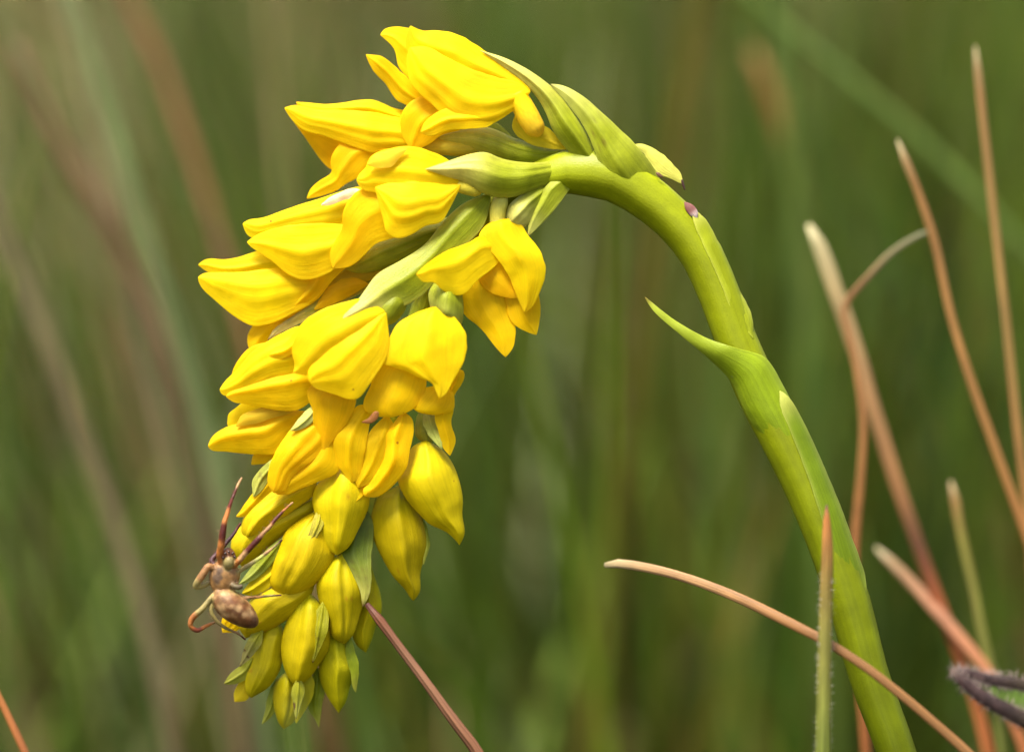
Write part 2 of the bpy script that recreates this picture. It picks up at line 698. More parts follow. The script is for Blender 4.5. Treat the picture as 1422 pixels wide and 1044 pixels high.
stem_px = [(1246, 1044, 0, 27), (1208, 940, 0, 28), (1178, 830, 0, 30), (1150, 748, 0, 30), (1118, 670, 0, 31), (1084, 600, 0, 32),
           (1052, 540, 0, 31), (1022, 470, 0, 29), (996, 400, 0, 29), (970, 345, 0, 30), (933, 302, 0, 30), (890, 267, 0, 32),
           (848, 243, 0, 35), (812, 238, 4, 34), (775, 240, 10, 28), (735, 254, 20, 23), (680, 290, 28, 21), (628, 345, 32, 19), (590, 420, 34, 17),
           (562, 520, 34, 16), (540, 620, 34, 14), (512, 720, 34, 13), (478, 820, 34, 12), (440, 900, 36, 9), (415, 950, 38, 5)]
w0 = to_ground(1246, 1044, 0, 27, (0.022, 0.004), 24)
stem_pts = list(reversed(w0)) + pw(stem_px)
orchid.location = (w0[-1][0], w0[-1][1], 0)
bpy.context.view_layer.update()
INV = orchid.matrix_world.inverted()


def under(o, parent=None):
    o.parent = parent or orchid
    if parent is None:
        o.matrix_parent_inverse = INV
    return o


stem = under(tube('stem', None, stem_pts, stem_col, M_STEM, 20, 150, ridges=5, rdepth=0.025, world=True))


class Flower:
    """an empty part of the orchid that carries its sepals, petals, lip, spur, ovary and bract"""

    def __init__(self, kind, d):
        self.o = bpy.data.objects.new(kind, None)
        C.objects.link(self.o)
        under(self.o)
        self.d = d

    def s(self, name, base, tip, L, R, d=0, bulge=16, folds=(), col=None, mat=None, **k):
        dd = [q + self.d for q in d] if isinstance(d, (list, tuple)) else d + self.d
        return sheet(name, self.o, base, tip, L, R, dd, bulge, folds, col or yel(), mat, **k)

    def v(self, name, base, tip, L, R, d=0, deep=0.9, folds=(), col=None, mat=None, **k):
        dd = [q + self.d for q in d] if isinstance(d, (list, tuple)) else d + self.d
        return solid(name, self.o, base, tip, L, R, dd, deep, folds, col or budc(), mat, **k)

    def t(self, name, pts, col, mat=None, **k):
        return tube(name, self.o, [(p[0], p[1], p[2] + self.d, p[3]) for p in pts], col, mat or M_BUD, 12, 20, sub=1, **k)


KEEL = (('r', 0, 0, 5, 0.16),)
TWO = (('r', -0.35, -0.2, 4, 0.18), ('r', 0.4, 0.25, 3.5, 0.18))
THREE = (('r', -0.5, -0.35, 3, 0.16), ('r', 0, 0, 4, 0.16), ('r', 0.5, 0.35, 3, 0.16))

# --- flower at the top of the arch
f = Flower('flower', -18)
f.s('sepal', (700, 105), (528, 49), [(640, 62), (570, 42), (545, 39), (533, 42)], [(650, 125), (585, 116), (556, 95), (546, 64), (536, 55)], [25, 25, 30], 10, KEEL)
f.s('petal', (625, 150), (508, 76), [(600, 141), (583, 128), (565, 110), (550, 95), (530, 80)], [(600, 156), (570, 147), (552, 138), (535, 115), (518, 96)], [24, 18, 14], 10, KEEL, yel(Y2))
f.s('lip', (650, 150), (572, 209), [(600, 132), (572, 143), (560, 158), (560, 190)], [(640, 177), (612, 186), (592, 201)], [8, 14, 18], 14, KEEL, yel(Y2))
f.s('sepal', (737, 126), (570, 36), [(720, 108), (700, 90), (668, 70), (653, 60), (630, 49), (607, 44), (584, 44)],
    [(712, 124), (680, 118), (640, 106), (610, 92), (580, 84), (566, 70), (565, 52)], [0, 4, 8], 16, (('r', -0.1, 0.0, 4, 0.25),))
f.s('sepal', (737, 127), (570, 66), [(718, 116), (690, 110), (650, 97), (615, 79), (590, 66)],
    [(725, 142), (702, 160), (680, 172), (655, 176), (630, 171), (616, 158), (600, 142), (582, 127), (569, 112), (568, 100), (565, 84)], [-6, -12, -4], 22, (('r', 0.15, -0.1, 6, 0.22), ('r', 0.75, 0.4, 4, 0.16)))
f.s('petal', (695, 158), (584, 184), [(650, 150), (617, 153), (600, 162), (589, 172)], [(682, 173), (652, 178), (622, 180), (595, 188)], [-6, -14, -10], 8, KEEL)
f.v('ovary', (842, 246), (666, 70), [(820, 184), (800, 155), (767, 121), (732, 96), (697, 79)], [(808, 228), (786, 207), (768, 183), (759, 160), (750, 142), (734, 122), (700, 94)], [12, 2, 2],
    0.8, (('r', 0, 0, 3, 0.2), ('s', 0.35, 0.3, 4, 0.2)), brc(GRN, CREAM, 0.35, 0.9), M_GREEN)
f.t('spur', [(716, 128, 0, 14), (727, 150, 2, 16), (738, 170, 4, 16), (747, 183, 6, 12), (751, 189, 6, 4)], lambda a, t: mixc(Y2, (0.75, 0.48, 0.03), t))
f.s('petal', (790, 208), (716, 158), [(765, 183), (740, 165)], [(765, 206), (730, 196), (712, 176)], 22, 6, KEEL, yel((0.75, 0.62, 0.03)))
f.s('bract', (930, 296), (764, 117), [(880, 285), (851, 262), (835, 230), (822, 194), (805, 164), (784, 138)], [(918, 256), (896, 220), (876, 197), (858, 180), (826, 150), (810, 136), (778, 119)], [34, 4, -14, -14, -8, 0], 30,
    (('r', -0.2, 0, 4, 0.2),), brc(GRN, PALE, 0.6, 1.0, 0.5, 0.5), M_GREEN)

# --- flower below it, stretched to the left
f = Flower('flower', 8)
f.s('sepal', (575, 180), (402, 161), [(520, 170), (460, 175), (420, 166)], [(545, 215), (505, 228), (460, 234), (447, 222), (432, 201), (415, 178)], [26, 30, 16], -8, (), yel(Y3))
f.s('sepal', (610, 178), (411, 142), [(575, 158), (542, 150), (530, 144), (518, 140), (499, 140), (476, 144), (449, 146), (426, 143)],
    [(575, 178), (540, 166), (514, 161), (476, 158), (440, 156), (420, 152)], [10, 6, 10], 12, KEEL)
f.s('sepal', (612, 186), (395, 150), [(575, 172), (543, 163), (514, 158), (476, 155), (437, 153), (407, 147)],
    [(585, 205), (537, 208), (520, 211), (499, 204), (476, 197), (447, 186), (420, 179), (404, 163)], [2, -4, 4], 18, (('r', -0.1, -0.1, 5, 0.25), ('r', 0.6, 0.3, 3, 0.2)))
f.s('lip', (550, 195), (426, 276), [(500, 192), (478, 198), (466, 210), (460, 230), (463, 238), (443, 253), (431, 264)],
    [(555, 222), (512, 226), (495, 246), (478, 255), (467, 264), (456, 268), (440, 273)], [4, 4, 12], 10, (('r', 0, 0, 4, 0.2),), yel(Y2))
f.v('ovary', (800, 216), (604, 190), [(786, 206), (757, 203), (715, 192), (683, 178), (662, 174), (630, 178)], [(775, 228), (736, 229), (690, 219), (645, 204), (620, 199)], [18, 4, 4], 0.8,
    (('s', -0.2, -0.2, 4, 0.2),), brc(GRN, (0.55, 0.50, 0.06), 0.3, 0.9), M_GREEN)
f.t('spur', [(588, 203, 14, 10), (620, 203, 12, 14), (645, 206, 10, 12), (660, 206, 10, 9), (666, 207, 10, 3)], (0.58, 0.46, 0.03))
f.s('petal', (715, 196), (655, 168), [(700, 180), (680, 168)], [(690, 192), (665, 182)], 30, 4, (), yel((0.45, 0.5, 0.1)))

# --- flower with the stout cream and green ovary, nearest the viewer
f = Flower('flower', -34)
f.s('lip', (560, 295), (462, 373), [(521, 261), (498, 267), (483, 284), (477, 300), (478, 315), (465, 338), (459, 353)],
    [(580, 318), (545, 329), (519, 338), (506, 352), (486, 369)], [4, 10, 22], 14, (('r', -0.2, 0, 4, 0.25),), yel(Y2))
f.s('sepal', (640, 256), (495, 250), [(624, 226), (600, 213), (584, 208), (562, 205), (546, 208), (526, 213), (513, 221), (508, 236), (499, 242)],
    [(615, 275), (570, 278), (540, 272), (521, 266), (504, 262), (498, 256)], [0, -8, 4], 18, (('r', -0.1, -0.1, 5, 0.2), ('r', 0.5, 0.4, 4, 0.2)))
f.s('petal', (566, 207), (510, 229), [(546, 208), (530, 212), (518, 217)], [(555, 218), (543, 231), (528, 233)], [-14, -17, -12], 6, (), yel((0.88, 0.7, 0.05)))
f.s('sepal', (640, 257), (521, 260), [(616, 258), (590, 256), (550, 254)],
    [(624, 288), (611, 308), (592, 311), (575, 322), (554, 329), (540, 325), (534, 308), (528, 286)], [-4, -16, -8], 20, (('r', -0.2, -0.2, 4, 0.13), ('r', 0.35, 0.2, 6, 0.15)))
f.v('ovary', (862, 246), (590, 235), [(835, 222), (795, 221), (736, 226), (690, 218), (677, 211), (652, 214), (622, 224)], [(835, 264), (792, 254), (746, 262), (715, 274), (677, 272), (662, 264), (645, 253), (615, 244)], [60, 44, 14, 0, -14], 0.8,
    (('r', -0.3, 0, 3, 0.2), ('s', -0.55, -0.5, 4, 0.15)), brc(GRN, CREAM, 0.58, 0.9), M_GREEN)
f.t('spur', [(634, 258, 4, 9), (652, 262, 6, 10), (664, 266, 8, 8), (669, 268, 8, 3)], (0.62, 0.52, 0.04))

# --- flower behind it on the left
f = Flower('flower', 0)
f.s('lip', (505, 340), (374, 468), [(455, 345), (425, 388), (402, 420), (384, 446)], [(484, 366), (460, 389), (443, 412), (411, 434), (386, 452)], [6, 10, 22], 14, (('r', 0, 0, 5, 0.3),), yel(Y2))
f.s('sepal', (512, 285), (337, 311), [(504, 262), (476, 267), (447, 277), (414, 287), (385, 297), (362, 305), (345, 306)],
    [(490, 310), (461, 318), (423, 321), (380, 327), (360, 330), (347, 328), (339, 317)], [4, 0, 6], 14, (('r', -0.2, -0.2, 3, 0.2), ('r', 0.4, 0.3, 3, 0.2)))
f.s('sepal', (508, 322), (343, 336), [(475, 314), (423, 313), (378, 320), (354, 329)],
    [(488, 350), (455, 378), (420, 387), (395, 376), (378, 361), (360, 349), (347, 341)], [-2, -8, 2], 18, (('r', 0.0, 0.0, 5, 0.2),))
f.s('bract', (505, 266), (446, 285), [(490, 262), (470, 269), (456, 276)], [(495, 272), (475, 278), (460, 284)], -14, 4, (), (0.80, 0.62, 0.33), M_GREEN)
f.v('ovary', (665, 290), (478, 373), [(630, 300), (592, 308), (550, 324), (517, 336), (494, 356)], [(640, 330), (600, 342), (560, 361), (520, 377), (494, 380)], [18, 12, 18], 0.7,
    (('s', 0, 0, 4, 0.2),), brc(GRN2, OLIVE, 0.3, 0.9), M_GREEN)
f.s('petal', (540, 372), (452, 400), [(520, 360), (490, 370), (468, 384)], [(520, 386), (490, 394), (470, 398)], 20, 6, (), yel((0.62, 0.44, 0.01)))

# --- leftmost flower
f = Flower('flower', 16)
f.s('lip', (410, 415), (350, 488), [(372, 440), (354, 451), (345, 468), (345, 480)], [(405, 445), (388, 462), (372, 478), (360, 488)], [6, 8, 10], 10, (('r', 0, 0, 4, 0.3),), yel(Y2))
f.s('sepal', (450, 365), (275, 368), [(400, 340), (358, 350), (335, 358), (314, 362), (283, 362)], [(420, 385), (390, 384), (337, 386), (300, 382), (286, 375)], [4, 2, 6], 12, KEEL)
f.s('sepal', (455, 392), (275, 385), [(420, 378), (385, 375), (337, 380), (298, 380), (281, 381)],
    [(440, 415), (413, 430), (379, 446), (353, 451), (333, 442), (308, 423), (285, 403), (277, 394)], [-2, -8, 2], 18, (('r', -0.5, -0.3, 3, 0.2), ('r', 0.1, 0, 4, 0.25)))
f.s('bract', (530, 370), (371, 474), [(500, 360), (480, 370), (458, 391), (442, 411), (411, 432), (386, 449)], [(522, 394), (500, 406), (462, 425), (432, 440), (402, 455), (380, 466)], [14, 6, 4], 10,
    (('r', 0, 0, 3, 0.3),), brc(OLIVE, (0.62, 0.52, 0.14), 0.5, 0.9, 0, 1.0), M_GREEN)
f.s('petal', (512, 394), (436, 430), [(492, 386), (472, 388), (458, 398), (446, 414)], [(495, 405), (470, 418), (450, 426)], 2, 8, (), yel(Y3))

# --- open flower on the right
f = Flower('flower', -14)
f.v('ovary', (772, 254), (706, 312), [(745, 260), (720, 273), (706, 286), (703, 300)], [(762, 272), (745, 295), (733, 312), (722, 318)], [12, 0, 0], 0.8, (('s', 0.1, 0.1, 4, 0.2),), brc(GRN, (0.58, 0.55, 0.13), 0.3, 0.8), M_GREEN)
f.s('bract', (800, 246), (733, 328), [(775, 248), (762, 256), (750, 277), (737, 304)], [(786, 268), (768, 292), (748, 314)], [6, -4, -4], 14, (('r', -0.4, -0.4, 2, 0.2),), brc(GRN, PALE, 0.5, 1, 0, 0.6), M_GREEN)
f.t('spur', [(692, 320, 0, 12), (691, 305, 0, 11.5), (692, 290, 0, 12), (696, 279, 0, 11), (700, 273, 0, 7), (702, 270, 0, 2)], lambda a, t: mixc((0.70, 0.60, 0.06), PALE, t))
f.s('sepal', (682, 375), (702, 496), [(650, 395), (634, 408), (646, 435), (674, 461), (690, 483)], [(700, 408), (706, 425), (714, 458), (711, 483)], [4, 10, 8], 14, (('r', -0.1, 0, 4, 0.25),), yel(Y2))
f.s('petal', (718, 385), (745, 465), [(702, 405), (706, 430), (713, 448), (728, 458)], [(742, 398), (748, 420), (748, 446)], [4, 6, 8], 10, KEEL, yel(Y2))
f.s('lip', (680, 352), (720, 414), [(670, 369), (665, 387), (683, 405), (701, 412)], [(695, 358), (712, 384), (720, 402)], [2, -2, -2], 10, (), yel(Y3))
f.s('sepal', (697, 345), (578, 381), [(667, 330), (650, 340), (622, 350), (594, 367)], [(692, 362), (664, 386), (640, 408), (622, 406), (611, 399), (603, 390), (588, 391)], [-4, -30, -62], 12, (('r', -0.5, -0.2, 5, 0.25),))
f.s('sepal', (695, 306), (728, 434), [(680, 310), (667, 327), (689, 354), (707, 380), (718, 408)], [(711, 304), (731, 327), (751, 356), (756, 374), (748, 405), (738, 426)], [-8, -18, -8], 18, (('r', 0.0, 0.1, 5, 0.3),))

# --- broad flower at the centre front with the long green bract
f = Flower('flower', -52)
f.s('petal', (455, 434), (374, 493), [(432, 439), (412, 459), (396, 477), (379, 484)], [(425, 475), (404, 492), (386, 499)], [10, 16, 22], 8, KEEL)
f.s('lip', (475, 525), (450, 626), [(440, 532), (428, 545), (429, 556), (434, 563), (437, 592), (444, 613)], [(492, 545), (490, 565), (484, 580), (466, 605)], [10, 16, 22], 14, (('s', -0.5, -0.5, -4, 0.15),), yel(Y3))
f.s('sepal', (535, 432), (407, 517), [(500, 416), (485, 420), (452, 430), (433, 441), (420, 455), (411, 470), (406, 492), (411, 507)],
    [(528, 455), (500, 478), (460, 506), (437, 520), (417, 519)], [0, -10, 2], 20, (('r', 0.1, 0.1, 4, 0.25),))
f.s('sepal', (536, 434), (430, 531), [(508, 450), (464, 480), (436, 505), (428, 519)],
    [(539, 468), (539, 484), (531, 503), (514, 528), (497, 551), (490, 554), (470, 548), (450, 542), (436, 537)], [-4, -14, -6], 20, (('r', -0.45, -0.4, 6, 0.22), ('r', 0.2, 0.1, 3, 0.25)))
f.v('ovary', (560, 400), (520, 452), [(540, 402), (520, 420)], [(565, 425), (545, 450)], [20, 14, 10], 0.7, (), brc(GRN2, OLIVE, 0.5, 1), M_GREEN)
f.s('bract', (682, 268), (468, 446), [(645, 284), (615, 312), (592, 341), (556, 365), (523, 384), (506, 408), (480, 436)], [(672, 310), (640, 345), (612, 375), (592, 402), (570, 419), (545, 428), (520, 435), (490, 442)], [44, 22, 6, -10], 24,
    (('r', -0.3, 0, 4, 0.2),), brc(GRN, CREAM, 0.6, 0.95, 0, 0.7), M_GREEN)

# --- hooded flower right of it
f = Flower('flower', -42)
f.v('ovary', (634, 372), (604, 440), [(612, 380), (595, 402), (597, 425)], [(640, 398), (644, 430), (640, 452), (622, 446)], [30, 10, 8], 0.8, (('r', 0.2, 0.2, 2, 0.2),), brc(GRN, PALE, 0.4, 1.0), M_GREEN)
f.s('sepal', (632, 515), (625, 633), [(618, 545), (605, 568), (606, 585), (612, 605), (617, 622)], [(643, 514), (643, 528), (630, 549), (629, 565), (626, 590), (632, 612)], [10, 14, 18], 8, KEEL, yel(Y2))
f.s('petal', (612, 535), (588, 574), [(590, 540), (576, 554), (574, 566)], [(628, 545), (626, 570), (606, 575)], [4, 4, 8], 8, (), yel(Y2))
f.s('lip', (585, 490), (545, 579), [(545, 495), (530, 504), (518, 523), (517, 536), (508, 553), (507, 568), (522, 577)], [(590, 520), (589, 540), (584, 552), (574, 566), (560, 574)], [8, 2, 4], 14, (('r', 0.1, 0, 3, 0.4),), yel(Y2))
f.s('sepal', (602, 426), (610, 553), [(574, 437), (552, 451), (543, 470), (532, 497), (533, 505), (548, 509), (574, 519), (588, 526), (600, 530), (605, 540)],
    [(619, 430), (635, 447), (644, 461), (646, 486), (640, 507), (627, 530), (618, 547)], [-6, -20, -22], 28, (('r', 0.1, -0.1, 7, 0.22), ('r', -0.6, -0.7, 4, 0.2)))
f.s('bract', (526, 572), (502, 586), [(521, 571), (512, 581)], [(525, 580), (514, 588)], -10, 3, (), (0.26, 0.10, 0.02), M_GREEN, n=10, m=7)

# --- left flower under the leftmost ones
f = Flower('flower', -18)
f.s('petal', (385, 475), (322, 522), [(360, 478), (345, 485), (333, 498), (325, 512)], [(370, 492), (350, 508), (335, 520)], [10, 10, 14], 6, (), yel(Y2))
f.s('sepal', (440, 488), (305, 541), [(414, 455), (395, 463), (370, 477), (349, 492), (330, 515), (312, 531)], [(420, 516), (376, 524), (345, 538), (318, 548), (309, 548)], [0, -8, 2], 16, (('r', 0.2, 0.1, 5, 0.25), ('r', -0.5, -0.3, 3, 0.2)))
f.s('sepal', (448, 528), (314, 551), [(410, 516), (376, 522), (343, 534), (320, 543)], [(430, 556), (414, 567), (387, 568), (360, 563), (339, 559), (324, 557)], [0, -6, 0], 22, (('r', -0.5, -0.3, 5, 0.25),), yel(Y2))

# --- flower pointing left, lower
f = Flower('flower', 0)
f.s('petal', (405, 622), (349, 645), [(383, 625), (352, 632)], [(390, 634), (372, 642)], 14, 5, (), yel(Y2))
f.s('sepal', (400, 570), (316, 590), [(372, 560), (341, 558), (328, 568), (317, 577)], [(385, 590), (350, 598), (330, 602)], 8, 6, (), yel(Y1))
f.s('sepal', (432, 572), (289, 620), [(400, 572), (357, 586), (330, 590), (312, 596), (293, 610)], [(418, 590), (396, 610), (384, 627), (353, 629), (305, 625), (295, 625)], [0, -6, 0], 22, (('r', -0.4, -0.3, 4, 0.25),), yel(Y2))
f.s('petal', (418, 564), (328, 592), [(385, 562), (355, 569), (335, 578)], [(400, 574), (383, 578), (357, 587)], [-12, -12, -10], 6, (), yel((0.74, 0.56, 0.03)))

# --- half open buds down the spike
f = Flower('flower', -26)
f.s('sepal', (462, 588), (384, 686), [(425, 610), (402, 645), (384, 672)], [(467, 612), (469, 652), (439, 668), (414, 678), (398, 686)], [4, -2, 0], 16, (('r', 0.2, 0.1, 4, 0.3),), yel(Y2))
f.s('sepal', (448, 584), (380, 684), [(433, 587), (406, 597), (396, 610), (383, 631), (374, 656), (374, 674)], [(452, 620), (430, 640), (405, 660), (392, 682)], [0, -10, -4], 18, (('r', -0.3, -0.1, 4, 0.2), ('r', 0.5, 0.3, 4, 0.2)), yel(Y2))
f.s('bract', (442, 560), (403, 598), [(430, 567), (418, 579)], [(438, 580), (414, 597)], [0, -6, -12], 6, KEEL, brc(PALE, (0.40, 0.40, 0.06), 0.5, 1), M_GREEN)

f = Flower('flower', -24)
f.s('petal', (495, 645), (487, 700), [(475, 655), (474, 675), (479, 690)], [(508, 660), (508, 680), (501, 690)], [12, 6, -2], 10, (), yel(Y2))
f.s('sepal', (538, 575), (497, 677), [(515, 600), (503, 637), (494, 666)], [(550, 600), (540, 630), (530, 650), (516, 668)], [2, -4, 0], 10, KEEL, yel(Y2))
f.s('sepal', (515, 570), (488, 670), [(504, 562), (483, 579), (466, 604), (466, 625), (469, 646), (477, 656), (484, 667)], [(510, 598), (503, 637), (496, 664)], [-2, -8, -2], 12, KEEL, yel(Y2))
f.s('sepal', (560, 572), (507, 689), [(540, 600), (534, 640), (522, 660), (515, 672), (504, 681)], [(571, 580), (568, 623), (563, 650), (552, 666), (536, 681), (523, 689)], [-2, -10, -2], 16, (('r', -0.4, -0.2, 5, 0.25),), yel(Y2))

# --- closed and half open buds
def bud(d, base, tip, L, R, col, folds=TWO, deep=0.8, dd=0):
    b = Flower('bud', d)
    b.v('sepals', base, tip, L, R, dd, deep, folds, col)
    return b


SEAM = (('s', 0.0, 0.05, 7, 0.10), ('r', -0.45, -0.25, 3, 0.22), ('r', 0.5, 0.3, 3, 0.2))
SEAM2 = (('s', -0.35, -0.1, -6, 0.10), ('r', 0.2, 0.15, 4, 0.25))

b = bud(-2, (592, 611), (638, 757), [(573, 619), (564, 640), (552, 667), (562, 690), (583, 715), (598, 729), (617, 737), (631, 748)],
        [(613, 623), (627, 640), (638, 667), (643, 694), (642, 713), (645, 744)], budc(Y2, 0.35, 0.3), (('r', 0.1, 0.15, 6, 0.22), ('r', -0.5, -0.3, 3, 0.2)))
b.v('ovary', (588, 560), (594, 620), [(578, 580), (577, 605)], [(604, 575), (606, 605)], [14, 8, 4], 0.7, (('s', 0.2, 0.2, 4, 0.15),), brc(GRN3, PALE2, 0.3, 0.9), M_GREEN)
b.s('bract', (592, 566), (614, 624), [(588, 585), (598, 606)], [(606, 574), (612, 600)], [4, -16, -24], 6, KEEL, brc(PALE2, (0.38, 0.42, 0.08), 0.3, 1), M_GREEN)
b = bud(22, (556, 672), (574, 834), [(525, 690), (514, 725), (520, 752), (533, 779), (547, 802), (564, 820), (570, 831)],
        [(580, 705), (588, 725), (593, 750), (591, 770), (584, 794), (582, 825)], budc((0.62, 0.41, 0.003), 0.75, 0.45), (('r', 0.2, 0.1, 4, 0.2), ('s', 0.3, 0.15, 5, 0.1)))
b.s('bract', (570, 690), (588, 784), [(580, 705), (588, 730), (589, 760)], [(586, 718), (595, 740), (596, 758), (590, 776)], [-8, 0, -4], 6, (), brc(GRN3, PALE2, 0.5, 1), M_GREEN)
b.s('sepal', (508, 660), (515, 728), [(498, 680), (505, 710)], [(525, 680), (524, 705)], 0, 6, (), (0.36, 0.45, 0.03), M_GREEN)

b = bud(-6, (478, 640), (468, 771), [(449, 662), (436, 680), (433, 697), (437, 713), (443, 739), (447, 754), (457, 764)],
        [(508, 668), (514, 690), (512, 704), (499, 733), (482, 762)], budc(Y2, 0.1, 0.4), (('s', -0.3, -0.15, -9, 0.08), ('r', 0.35, 0.2, 4, 0.2)), 0.55)
b = bud(6, (446, 706), (398, 832), [(425, 716), (397, 737), (386, 762), (378, 785), (375, 812), (383, 821), (390, 828)],
        [(462, 740), (466, 768), (455, 794), (424, 821)], budc((0.82, 0.53, 0.003), 0.15, 0.3), (('s', -0.45, -0.25, 6, 0.1), ('r', 0.2, 0.1, 4, 0.25)))
b.s('bract', (446, 700), (416, 780), [(438, 715), (430, 740), (421, 762)], [(450, 725), (438, 748), (426, 766)], [-14, -25, -22], 2, KEEL, brc((0.42, 0.37, 0.02), (0.42, 0.34, 0.06), 0.3, 0.9, 1, 1), M_GREEN)

b = bud(4, (440, 660), (341, 750), [(400, 665), (362, 690), (345, 706), (338, 718), (335, 738)], [(438, 685), (414, 704), (370, 735), (353, 748)], budc((0.82, 0.54, 0.003), 0.2, 0.3), (('s', -0.3, -0.2, -6, 0.1), ('r', 0.3, 0.1, 4, 0.2)))
b.s('sepal', (400, 655), (328, 717), [(372, 660), (354, 682), (341, 699), (332, 712)], [(380, 680), (355, 705), (340, 716)], -6, 8, KEEL, yel(Y2))
b.s('bract', (402, 622), (352, 690), [(378, 638), (362, 652), (351, 667)], [(396, 642), (376, 662), (362, 682)], [0, -10, -10], 6, KEEL, brc(GRN3, (0.42, 0.42, 0.07), 0.2, 0.9, 0.4), M_GREEN)
b = bud(18, (438, 690), (337, 788), [(390, 705), (345, 722), (324, 742), (320, 760), (326, 775)], [(438, 706), (412, 728), (380, 754), (356, 777)], budc((0.72, 0.50, 0.003), 0.35, 0.4), TWO)

b = bud(8, (476, 764), (478, 894), [(452, 785), (439, 811), (442, 832), (455, 864), (462, 885)], [(498, 795), (506, 815), (505, 833), (497, 864), (489, 884)], budc((0.70, 0.50, 0.003), 0.5, 0.45), SEAM)
b.s('bract', (500, 700), (504, 843), [(478, 735), (470, 768), (490, 796), (501, 820)], [(513, 715), (514, 775), (512, 825)], [10, 2, -12, -22], 12, (('r', -0.1, 0, 3, 0.3),), brc((0.12, 0.17, 0.005), (0.32, 0.31, 0.05), 0.45, 0.95, 0.3, 1), M_GREEN)
b = bud(36, (512, 770), (508, 906), [(498, 800), (494, 850), (488, 880), (496, 897)], [(520, 800), (528, 823), (530, 850), (523, 866), (516, 889)], budc((0.62, 0.48, 0.004), 0.6, 0.6, 0.5), KEEL)
b.s('bract', (514, 700), (516, 762), [(512, 720), (513, 745)], [(524, 712), (521, 738)], -10, 3, (), PALE2, M_GREEN)

b = bud(16, (440, 800), (341, 886), [(400, 808), (358, 822), (338, 848), (330, 868)], [(430, 832), (393, 864), (360, 881)], budc((0.68, 0.46, 0.003), 0.2, 0.3), TWO)
b.s('sepal', (340, 842), (309, 878), [(325, 848), (310, 857)], [(338, 866), (326, 876)], 4, 5, (('r', -0.5, -0.5, 2, 0.12), ('r', 0, 0, 2, 0.12), ('r', 0.5, 0.5, 2, 0.12)), yel(Y2))
b.s('bract', (395, 745), (332, 811), [(372, 762), (350, 788)], [(386, 768), (370, 790), (350, 806)], [-12, -14, -14], 5, KEEL, brc(GRN3, (0.5, 0.55, 0.1), 0.4, 1), M_GREEN)
b.s('sepal', (392, 766), (336, 824), [(368, 792), (350, 806), (340, 818)], [(388, 800), (366, 820), (350, 826)], [-8, -10, -10], 8, KEEL, budc(Y2, 0.6, 0.5), M_BUD)

b = bud(14, (430, 822), (412, 953), [(408, 842), (395, 870), (390, 893), (393, 923), (403, 945)], [(452, 845), (459, 879), (457, 900), (443, 923), (431, 940)], budc((0.72, 0.50, 0.003), 0.6, 0.5), SEAM2)
b.s('bract', (448, 835), (434, 920), [(434, 860), (432, 880), (434, 905)], [(456, 855), (454, 875), (444, 900)], [-17, -25, -20], 4, KEEL, brc((0.30, 0.29, 0.005), (0.36, 0.33, 0.02), 0.5, 1, 0.4, 1), M_GREEN)
b = bud(32, (468, 866), (470, 990), [(450, 885), (443, 915), (444, 943), (455, 968)], [(484, 888), (492, 908), (496, 931), (487, 951), (480, 975)], budc((0.58, 0.49, 0.004), 0.6, 0.6, 0.7), KEEL)
b.s('bract', (484, 880), (494, 961), [(480, 905), (488, 935), (489, 950)], [(492, 902), (498, 930), (496, 945)], [-14, -16, -10], 5, (), brc((0.27, 0.33, 0.008), PALE2, 0.5, 1), M_GREEN)

b = bud(28, (386, 860), (349, 969), [(360, 875), (346, 918), (340, 943), (342, 962)], [(394, 875), (393, 905), (390, 927), (374, 953)], budc((0.62, 0.47, 0.004), 0.4, 0.4), TWO)
b.s('sepal', (352, 930), (326, 974), [(336, 944), (326, 962)], [(350, 955), (342, 971)], 4, 5, (), yel((0.72, 0.58, 0.015)))
b.s('bract', (352, 912), (311, 949), [(336, 924), (322, 934)], [(346, 938), (326, 949)], [-6, -4, 0], 4, KEEL, brc((0.36, 0.36, 0.015), PALE2, 0.2, 0.9, 0, 0.8), M_GREEN)
b.s('bract', (366, 872), (333, 925), [(350, 880), (340, 900)], [(362, 892), (348, 912)], [-18, -22, -18], 4, KEEL, brc((0.34, 0.33, 0.015), (0.42, 0.36, 0.09), 0.2, 0.8, 1, 1), M_GREEN)

b = bud(36, (402, 930), (394, 1012), [(385, 942), (379, 965), (381, 984), (388, 1005)], [(418, 942), (424, 965), (418, 988), (405, 1005)], budc((0.62, 0.47, 0.004), 0.5, 0.5), SEAM)
b.s('sepal', (425, 925), (411, 1004), [(412, 950), (410, 980)], [(435, 943), (433, 966), (421, 989)], [-14, -16, -14], 6, (), yel((0.62, 0.56, 0.02)))
b.s('bract', (414, 940), (411, 998), [(406, 955), (408, 980)], [(422, 952), (417, 980)], -30, 3, KEEL, brc((0.34, 0.33, 0.012), (0.36, 0.34, 0.05), 0.3, 1, 1, 1), M_GREEN)
b.s('bract', (385, 940), (364, 1005), [(375, 958), (369, 985)], [(386, 970), (379, 991)], 6, 4, KEEL, brc((0.26, 0.30, 0.008), PALE2, 0.4, 1), M_GREEN)
b.s('bract', (440, 925), (443, 1009), [(430, 950), (430, 986), (438, 998)], [(450, 940), (446, 983)], 8, 4, KEEL, brc((0.28, 0.33, 0.008), PALE2, 0.6, 1), M_GREEN)

